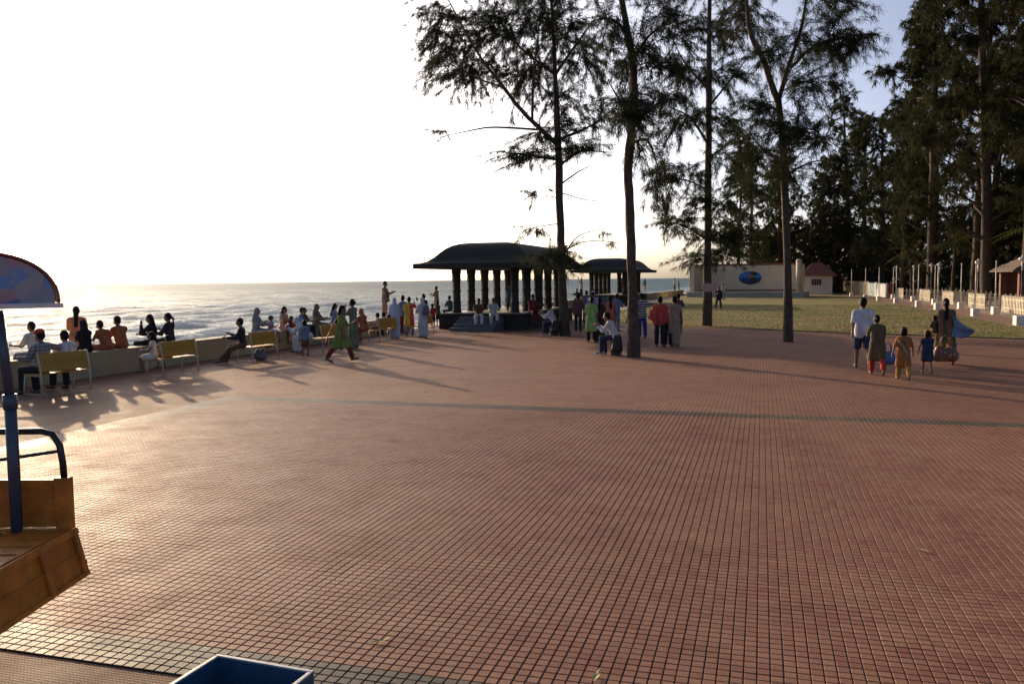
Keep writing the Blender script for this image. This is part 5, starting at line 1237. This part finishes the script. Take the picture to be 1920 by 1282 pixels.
PEOPLE = [
((-11.03,19.46,0.60),'person with cropped hair and pale shirt on sea wall behind the front bench',-73,1.60,'sit',('shirt', 'cream'),('trousers', 'grey'),'bald','lap','lap',8),
(('b',0,0.30),'man in red cap and plaid shirt, arm stretched along bench back',-73,1.72,'sit',('long', 'plaid'),('trousers', 'dark'),'cap:red','lap','side',4),
(('b',0,0.95),'man in white shirt beside the red-capped man on front bench',-63,1.62,'sit',('shirt', 'white'),('trousers', 'dark'),'short','lap','lap',14),
((-11.47,22.18,0.00),'woman in orange dress standing tall beyond the sea wall',-20,1.68,'stand',('kurta', 'orange'),('trousers', 'brown'),'long','hold','hold',3),
((-10.60,20.91,0.60),'woman in dark headscarf and black dress seated on sea wall',-73,1.52,'sit',('saree', 'black'),None,'scarf:black','lap','lap',6),
((-10.39,21.61,0.60),'woman in orange bent towards her partner on sea wall',-73,1.50,'sit',('saree', 'rust'),None,'short','lap','lap',22),
((-10.25,22.09,0.60),'taller partner in orange shirt seated on sea wall, back turned',-65,1.62,'sit',('shirt', 'rust'),('trousers', 'brown'),'short','lap','lap',12),
((-9.92,23.21,0.60),'girl on sea wall lifting a hand to her face',-95,1.58,'sit',('long', 'black'),('trousers', 'black'),'long','mouth','lap',4),
((-9.71,23.91,0.60),'girl with ponytail on sea wall behind second bench',-88,1.60,'sit',('long', 'dark'),('trousers', 'dark'),'pony','lap','hold',4),
(('b',1,0.02),'child in pale dress sitting sideways on second bench',-110,1.20,'sit',('dress', 'cream'),None,'bob','lap','lap',4),
(('b',1,0.50),'small child low on second bench, only head above backrest',-73,1.00,'sit',('dress', 'brown'),None,'short','lap','lap',0),
(('b',2,-0.02),'person in dark clothes with legs stretched out beside third bench',-100,1.58,'recline',('long', 'dark'),('trousers', 'brown'),'short','lap','hold',6),
((-8.51,27.97,0.60),'woman in grey headscarf gesturing with one hand on sea wall',95,1.60,'sit',('abaya', 'grey'),None,'scarf:grey','lap','hold',4),
((-8.08,28.16,0.60),'small girl in lilac dress and sun hat on sea wall',95,1.05,'sit',('dress', 'lilac'),None,'hat:dark','lap','hold',2),
((-8.03,29.56,0.60),'woman in peach saree holding a child on sea wall',100,1.58,'sit',('saree', 'peach'),None,'long','lap','hold',4),
((-7.70,29.28,0.60),"child in red waving from peach woman's lap",100,0.95,'sit',('shirt', 'maroon'),('shorts', 'brown'),'short','lap','mouth',4),
((-7.72,30.63,0.60),'boy in blue shirt, leftmost of two on wall beyond small standing boy',80,1.45,'sit',('shirt', 'blue'),('trousers', 'dark'),'short','lap','hold',8),
((-7.69,31.07,0.60),'boy with brown shirt half hidden behind blue-shirted boy',100,1.40,'sit',('shirt', 'brown'),('trousers', 'dark'),'short','lap','lap',4),
((-6.40,25.99,0.00),'little boy in blue shirt and brown shorts standing on paving',-35,1.08,'stand',('shirt', 'slate'),('shorts', 'brown'),'short','down','hold',3),
(('b',3,-0.35),'person in white shawl bent forward over the small standing boy',-80,1.60,'sit',('abaya', 'white'),None,'scarf:white','hold','lap',42),
((-7.39,31.73,0.60),'woman in olive shawl seated upright on wall behind white-shawled person',100,1.62,'sit',('abaya', 'olive'),None,'scarf:olive','lap','lap',4),
((-7.02,33.00,0.60),'woman in blue-grey wrap on wall behind fourth bench',60,1.58,'sit',('abaya', 'slate'),None,'long','lap','hold',8),
((-4.88,23.98,0.00),'woman striding past in green kurta with red trousers',90,1.62,'walk',('kurta', 'greenkurta'),('trousers', 'maroon'),'long','hold','down',4),
((-5.40,28.70,0.00),'woman in grey-green saree standing with hand at mouth',-75,1.66,'stand',('saree', 'sage'),None,'bun','mouth','hold',2),
(('b',4,-0.55),'woman in orange headscarf sitting beside fifth bench, hand raised',-60,1.58,'sit',('abaya', 'rust'),None,'scarf:rust','mouth','lap',14),
(('b',4,0.35),'child with dark hair and white top on fifth bench',-73,1.15,'sit',('shirt', 'white'),('shorts', 'brown'),'short','lap','lap',6),
(('b',4,0.75),'child leaning sideways at right end of fifth bench',-53,1.20,'sit',('shirt', 'white'),('trousers', 'dark'),'short','lap','hold',10),
((-5.66,37.59,0.60),'man standing on sea wall carrying a small child',100,1.66,'stand',('shirt', 'tan'),('trousers', 'peach'),'short','hold','hold',2),
((-5.51,37.55,1.38),'small child carried by the man on sea wall',-60,0.80,'sit',('shirt', 'olive'),('shorts', 'brown'),'short','lap','lap',4),
((-4.66,33.56,0.00),'person in pale blue headscarf and uniform standing with dark handbag',-30,1.60,'stand',('abaya', 'paleblue'),None,'scarf:paleblue','down','down',2),
((-4.80,37.32,0.00),'person in maroon behind the pale blue headscarf',-50,1.62,'stand',('long', 'slate'),('trousers', 'maroon'),'short','down','hold',2),
((-4.27,35.10,0.00),'woman in yellow and red dress holding up a phone',-5,1.60,'stand',('kurta', 'yellowred'),('trousers', 'slate'),'short','down','phone',2),
((-3.60,34.03,0.00),'person in pale grey headscarf with backpack',-35,1.60,'stand',('abaya', 'palegrey'),None,'scarf:palegrey','hold','down',2),
((-4.11,39.63,0.00),'person in red top behind backpack wearer',-60,1.64,'stand',('shirt', 'maroon'),('trousers', 'dark'),'short','down','down',2),
((-3.88,43.60,0.60),'boy standing upright on sea wall near large pavilion',-70,1.38,'stand',('shirt', 'tan'),('shorts', 'brown'),'short','hold','hold',0),
((-3.81,40.66,0.00),'child in red shirt beside sixth bench',-60,1.15,'stand',('shirt', 'red'),('shorts', 'dark'),'short','down','down',2),
((-3.68,42.15,0.00),'child in brown below the boy standing on wall',-60,1.25,'stand',('shirt', 'brown'),('shorts', 'dark'),'short','down','hold',4),
((-3.30,45.55,0.60),'man in dark teal shirt on wall end beside large pavilion',-40,1.66,'sit',('shirt', 'teal'),('trousers', 'dark'),'short','hold','lap',8),
((-1.50,38.77,0.62),'man with white trousers on pavilion steps, elbows on knees',180,1.64,'sit',('shirt', 'brown'),('trousers', 'white'),'short','lap','lap',20),
((-0.87,38.95,0.62),'man in grey shirt beside him on pavilion steps',170,1.62,'sit',('shirt', 'palegrey'),('trousers', 'white'),'short','lap','lap',14),
((-0.10,41.02,0.76),'person in teal shirt raising a red-sleeved arm inside large pavilion',150,1.30,'stand',('shirt', 'teal'),('trousers', 'dark'),'short','down','up',0),
((0.94,39.25,0.76),"person in dark red sitting on large pavilion's platform edge",150,1.60,'sit',('long', 'maroon'),('trousers', 'maroon'),'short','lap','lap',8),
((1.77,34.86,.45),'student in white sleeves seated by tree beside pavilion, head bowed',-70,1.62,'sit',('long', 'white'),('trousers', 'navy'),'short','hold','hold',24),
((2.90,36.84,0.00),"person in plum partly hidden behind leaning tree's trunk",20,1.62,'stand',('long', 'plum'),('trousers', 'dark'),'short','down','hold',2),
((6.50,78.65,0.60),'man in white shirt on wall with both arms raised to photograph',-60,1.70,'stand',('long', 'white'),('trousers', 'dark'),'short','up','up',0),
((3.33,41.95,0.00),'woman in orange blouse and beige skirt on lawn',20,1.60,'stand',('shirt', 'ochre'),('trousers', 'beige'),'bun','down','hold',2),
((5.43,69.38,0.00),'person in black by the wall beyond orange-bloused woman',-60,1.50,'stand',('long', 'black'),('trousers', 'dark'),'short','hold','hold',6),
((3.90,43.91,0.00),'man in blue-grey shirt facing the camera beyond green dress',170,1.66,'stand',('shirt', 'slate'),('trousers', 'dark'),'short','down','down',2),
((2.89,30.54,0.00),'woman in bright green dress standing with back turned',10,1.62,'stand',('kurta', 'lime'),('trousers', 'black'),'bun','down','down',2),
((3.69,38.29,0.00),'person in lilac cap behind the green dress',20,1.72,'stand',('shirt', 'lilac'),('trousers', 'dark'),'cap:lilac','down','down',0),
((3.20,30.76,0.00),'person in dark brown dress beside green dress',15,1.60,'stand',('saree', 'darkbrown'),None,'long','down','down',4),
((3.85,32.95,0.00),'woman in coral top beyond the nearest seated student',-10,1.62,'stand',('kurta', 'coral'),('trousers', 'palegrey'),'long','down','down',0),
((4.64,37.32,0.00),'person in slate blue beyond the coral top',40,1.60,'stand',('shirt', 'slate'),('trousers', 'slate'),'short','down','hold',4),
((3.15,25.48,.45),'student in white sleeves seated by nearest bare trunk, head bowed',-70,1.66,'sit',('long', 'white'),('trousers', 'navy'),'short','hold','hold',24),
((4.45,30.86,0.00),'person in deep blue saree hidden behind nearest bare trunk',-20,1.60,'stand',('saree', 'royal'),None,'long','down','hold',2),
((5.03,32.47,0.00),'man in striped shirt beside nearest bare trunk',-30,1.70,'stand',('shirt', 'stripe'),('trousers', 'royal'),'short','down','hold',2),
((18.11,114.64,0.60),'person in teal standing on far wall past second pavilion',-40,1.66,'stand',('long', 'teal'),('trousers', 'peach'),'short','down','down',0),
((12.12,92.66,0.60),"person leaning against second pavilion's column, legs bent",-60,1.70,'stand',('long', 'dark'),('trousers', 'dark'),'short','hold','hold',0),
((4.98,28.32,0.00),'man in red shawl and dark trousers, back turned',25,1.66,'stand',('kurtashort', 'redshawl'),('trousers', 'black'),'short','down','down',3),
((5.30,28.51,0.00),'child in black between red shawl and tan kurta',20,1.35,'stand',('long', 'black'),('trousers', 'black'),'short','down','down',2),
((5.50,28.48,0.00),'person in long tan kurta with back turned',15,1.66,'stand',('saree', 'tan'),None,'short','down','hold',2),
((7.13,36.15,0.00),'woman in brown carrying a bundle on the lawn edge',30,1.60,'stand',('saree', 'brown'),None,'short','hold','hold',4),
((22.73,117.58,0.55),'man in pale shirt standing on distant wall',-70,1.75,'stand',('shirt', 'palegrey'),('trousers', 'dark'),'short','down','down',0),
((24.32,122.59,0.55),'small person in plum on distant wall',-70,1.35,'stand',('long', 'plum'),('trousers', 'plum'),'short','down','down',0),
((14.81,60.37,0.00),'person in dark clothes walking across the lawn',180,1.66,'walk',('long', 'dark'),('trousers', 'dark'),'short','down','hold',0),
((22.08,87.99,0.00),'person in white shirt near the stage',150,1.65,'stand',('shirt', 'white'),('trousers', 'slate'),'short','hold','down',0),
((8.74,20.95,0.00),'man in white shirt and dark shorts walking away',15,1.74,'walks',('shirt', 'white'),('shorts', 'navy'),'short','swingb','down',0),
((8.55,19.66,0.00),'woman in olive tunic and red trousers carrying blue bag',12,1.38,'walks',('kurta', 'darkolive'),('trousers', 'red'),'bun','hold','down',12),
((8.71,18.68,0.00),'girl in orange kurta walking away with arms apart',10,1.12,'walks',('kurta', 'burnt'),('trousers', 'ochre'),'bob','out','out',0),
((9.78,19.77,0.00),'girl in black top and short blue skirt',15,0.98,'walks',('dress', 'navy'),None,'bob','out','down',0),
((11.30,21.90,0.00),'woman in brown saree with blue shawl hurrying away',18,1.70,'walk',('saree', 'saree'),None,'longbun','hold','down',6),
((11.05,21.95,0.82),"small child carried at the hurrying woman's side",-30,0.80,'sit',('shirt', 'darkolive'),('trousers', 'ochre'),'short','hold','down',4),
((40.01,88.76,0.00),'distant person in bright red at fence gap',-30,1.70,'stand',('saree', 'red'),None,'short','down','down',0),
]
BY = {}
for (pos, label, face, h, pose, top, bottom, hair, aL, aR, lean) in PEOPLE:
    if pos[0] == 'b':
        b = BENCH[pos[1]]; a = b.rotation_euler.z; lx, ly = -.24, pos[2]
        pos = (b.location.x + lx * math.cos(a) - ly * math.sin(a), b.location.y + lx * math.sin(a) + ly * math.cos(a), .44)
    dist = math.hypot(pos[0], pos[1])
    vs = .018 if dist < 24 else (.022 if dist < 32 else .03)
    if h < 1.25: vs *= .8
    BY[label] = make_person(pos, label, face, h, pose, top, bottom, hair, aL, aR, lean, vs, None, 'white' if 'student' in label else None)
def person(key): return next(o for l, o in BY.items() if key in l)

# plinths the two students sit on
M_PLINTH = mat('plinth_brick', (.13, .07, .05), .85, .25, 9, .5, 30)
for key, lab in (('pavilion, head bowed', 'low brick plinth under the student beside the pavilion'), ('nearest bare trunk, head bowed', 'low brick plinth under the student by the nearest trunk')):
    p = person(key); m = MB()
    m.box(-.15, .15, -.15, .13, 0, .435); o = m.build('brick_plinth', M_PLINTH, loc=(p.location.x, p.location.y, 0), rz=p.rotation_euler.z, bevel=.012); tag(o, lab, 'plinth')

# shawls, bags and other things carried
def ribbon(name, pts, wdir, w, m, parent, th=.006):
    pts = [Vector(p) for p in pts]; wd = Vector(wdir).normalized(); mb = MB(); n = len(pts); vs = []
    for i, p in enumerate(pts):
        t = (pts[min(i + 1, n - 1)] - pts[max(i - 1, 0)]).normalized(); nn = t.cross(wd).normalized() * th; ww = wd * (w[i] if isinstance(w, (list, tuple)) else w)
        rip = nn * 3 * math.sin(i * 1.9)
        vs += [p - ww + nn, p - ww * .3 + nn + rip, p + ww * .35 + nn - rip, p + ww + nn, p + ww - nn, p + ww * .35 - nn - rip, p - ww * .3 - nn + rip, p - ww - nn]
    fs = []
    for i in range(n - 1):
        for k in range(8): fs.append((i * 8 + k, i * 8 + (k + 1) % 8, (i + 1) * 8 + (k + 1) % 8, (i + 1) * 8 + k))
    fs.append(tuple(range(7, -1, -1))); fs.append(tuple((n - 1) * 8 + k for k in range(8)))
    mb.add(vs, fs); return mb.build(name, m, parent, smooth=True)
p = person('striding past'); o = ribbon('dupatta', [(.1, .10, 1.25), (-.02, .02, 1.38), (-.08, -.12, 1.25), (-.1, -.28, 1.0), (-.1, -.40, .72), (-.1, -.50, .50)], (1, .2, 0), [.10, .12, .15, .17, .17, .13], cloth('redshawl'), p); o['label'] = 'orange-red scarf streaming behind'
p = person('brown saree with blue shawl'); V = []; Q = []; NS, NT = 12, 10
for side in (-1, 1):
    for i in range(NS):
        for j in range(NT):
            s_, t_ = i / (NS - 1), j / (NT - 1)
            base_ = np.array([.10 + .05 * math.sin(t_ * 3), -.14 - .03 * t_, 1.36 - .62 * t_]); apex = np.array([.62, -.22, .92 - .10 * t_])
            q = base_ * (1 - s_) + apex * s_ + np.array([0, .045 * math.sin(t_ * 11 + s_ * 3) * (1 - s_ * .4) + side * .004, -.09 * math.sin(s_ * 3.1)])
            V.append(q)
for side in range(2):
    for i in range(NS - 1):
        for j in range(NT - 1):
            c = side * NS * NT + i * NT + j; f = [c, c + 1, c + NT + 1, c + NT]; Q.append(f if side else f[::-1])
o = link('shawl', np_mesh('shawl', np.array(V), [np.array(Q)], cloth('slate'), smooth=True), p); o['label'] = 'blue-grey shawl blown out to the right'
p = person('girl in orange kurta'); ribbon('sash', [(-.12, .02, .93), (-.10, -.10, .86), (.03, -.125, .62), (.08, -.13, .46)], (1, .1, .2), .035, cloth('tan'), p)
p = person('red shawl and dark'); ribbon('shawl_end', [(-.1, .08, 1.30), (-.2, -.06, 1.25), (-.22, -.14, 1.0), (-.05, -.17, .82)], (1, 0, .2), [.1, .14, .16, .05], cloth('redshawl'), p)

def bag(name, label, cat, loc, rz, w, d, h, m, handle=.22, m2=None, soft=.06):
    F = Field(.014, soft if handle else .03)
    for sx in (-1, 1):
        F.cone((sx * (w / 2 - d / 2), 0, d / 2), (sx * (w / 2 - d / 2) * .82, 0, h - d * .4), d / 2, d * .36)
    F.cone((-(w / 2 - d / 2), 0, d / 2), ((w / 2 - d / 2), 0, d / 2), d / 2); F.ell((0, 0, h * .45), (w * .42, d * .45, h * .42))
    V, Q = F.mesh(); o = link(name, np_mesh(name, V, [Q], m, smooth=True)); o.location = loc; o.rotation_euler = (0, 0, rz); tag(o, label, cat)
    if handle:
        for sy in (-1, 1):
            mb = MB(); mb.tube([(-w * .22, sy * d * .2, h * .88), (-w * .15, sy * d * .12, h + handle * .7), (0, 0, h + handle), (w * .15, sy * d * .12, h + handle * .7), (w * .22, sy * d * .2, h * .88)], .011, 6); mb.build('handle', m2 or m, o, smooth=True)
    return o
def bag_mat(name, base, spots, sc):
    m = mat(name, base, .5, .2, 8); nt = m.node_tree; p = nt.nodes['Principled BSDF']
    tc = nt.nodes.new('ShaderNodeTexCoord'); v = nt.nodes.new('ShaderNodeTexVoronoi'); v.inputs['Scale'].default_value = sc; nt.links.new(tc.outputs['Object'], v.inputs['Vector'])
    lt = math_node(nt, 'LESS_THAN', v.outputs['Distance'], .32); mx = nt.nodes.new('ShaderNodeMix'); mx.data_type = 'RGBA'
    mx.inputs[6].default_value = (*base, 1); mx.inputs[7].default_value = (*spots, 1); nt.links.new(lt, mx.inputs[0]); nt.links.new(mx.outputs[2], p.inputs['Base Color']); return m
M_BAGBLUE = bag_mat('bag_blue', (.03, .14, .36), (.22, .10, .10), 9)
bag('shopping_bag', 'blue shopping bag with handles beside the olive tunic', 'bag', (9.16, 20.45, .16), R(-10), .36, .17, .34, M_BAGBLUE, .20)
M_BAGWOV = bag_mat('bag_woven', (.16, .05, .03), (.34, .25, .07), 11)
bag('cloth_bag', 'large patterned cloth bag hanging beside the hurrying woman', 'bag', (11.02, 21.35, .12), R(-12), .62, .26, .42, M_BAGWOV, .25)
M_BPACK = mat('backpack_grey', (.10, .12, .15), .7, .2, 6, .3, 30)
M_BAGBK = mat('bag_black', (.016, .016, .018), .6, .2, 6, .3, 30)
def worn(key, label, off, w, d, h, m, name='backpack', cat='backpack', turn=0.):
    p = person(key); a = p.rotation_euler.z; x, y, z = off
    return bag(name, label, cat, (p.location.x + x * math.cos(a) - y * math.sin(a), p.location.y + x * math.sin(a) + y * math.cos(a), p.location.z + z), a + turn, w, d, h, m, .0)
worn('headscarf with backpack', 'grey backpack on the pale grey headscarf wearer', (.02, -.24, .93), .32, .18, .40, M_BPACK)
worn('uniform standing with dark', 'dark handbag at the pale blue headscarf wearer\'s hip', (-.27, -.02, .72), .34, .14, .26, M_BAGBK, 'handbag', 'bag', R(50))
worn('seated by tree beside pavilion', 'black bag slung at the side of the student beside the pavilion', (-.27, -.10, -.34), .34, .2, .52, M_BAGBK, 'shoulder_bag', 'bag', R(90))
worn('nearest bare trunk, head bowed', 'black bag slung at the side of the student by the nearest trunk', (-.27, -.10, -.34), .34, .2, .52, M_BAGBK, 'shoulder_bag', 'bag', R(90))
m = MB(); p = person('holding up a phone'); m.box(-.037, .037, -.005, .005, 0, .14)
ph = m.build('phone', M_BLACK, loc=(p.location.x + .30, p.location.y + .28, 1.46), rz=R(10), bevel=.004); tag(ph, 'dark phone raised by the woman in yellow and red', 'phone')
M_BAGGREY = mat('bag_grey', (.15, .15, .19), .7, .2, 6, .3, 30)
bag('bag', 'grey bag on the ground under the third bench', 'bag', (-7.5, 25.0, .0), R(-20), .42, .26, .34, M_BAGGREY, .0)
# a bird on a twig of the spreading tree
F = Field(.012, .02); F.ell((0, 0, 0), (.05, .09, .045)); F.ell((0, .085, .04), (.032, .035, .032)); F.cone((0, -.08, -.01), (0, -.19, -.04), .022, .012); F.cone((0, .11, .04), (0, .145, .035), .01, .004)
V, Q = F.mesh(); bird = link('bird', np_mesh('bird', V, [Q], mat('bird_black', (.02, .02, .022), .6), smooth=True)); bird.location = (1.66, 34.9, 5.93); bird.rotation_euler = (R(15), 0, R(70))
tag(bird, 'small dark bird perched on a low twig of spreading tree', 'bird')
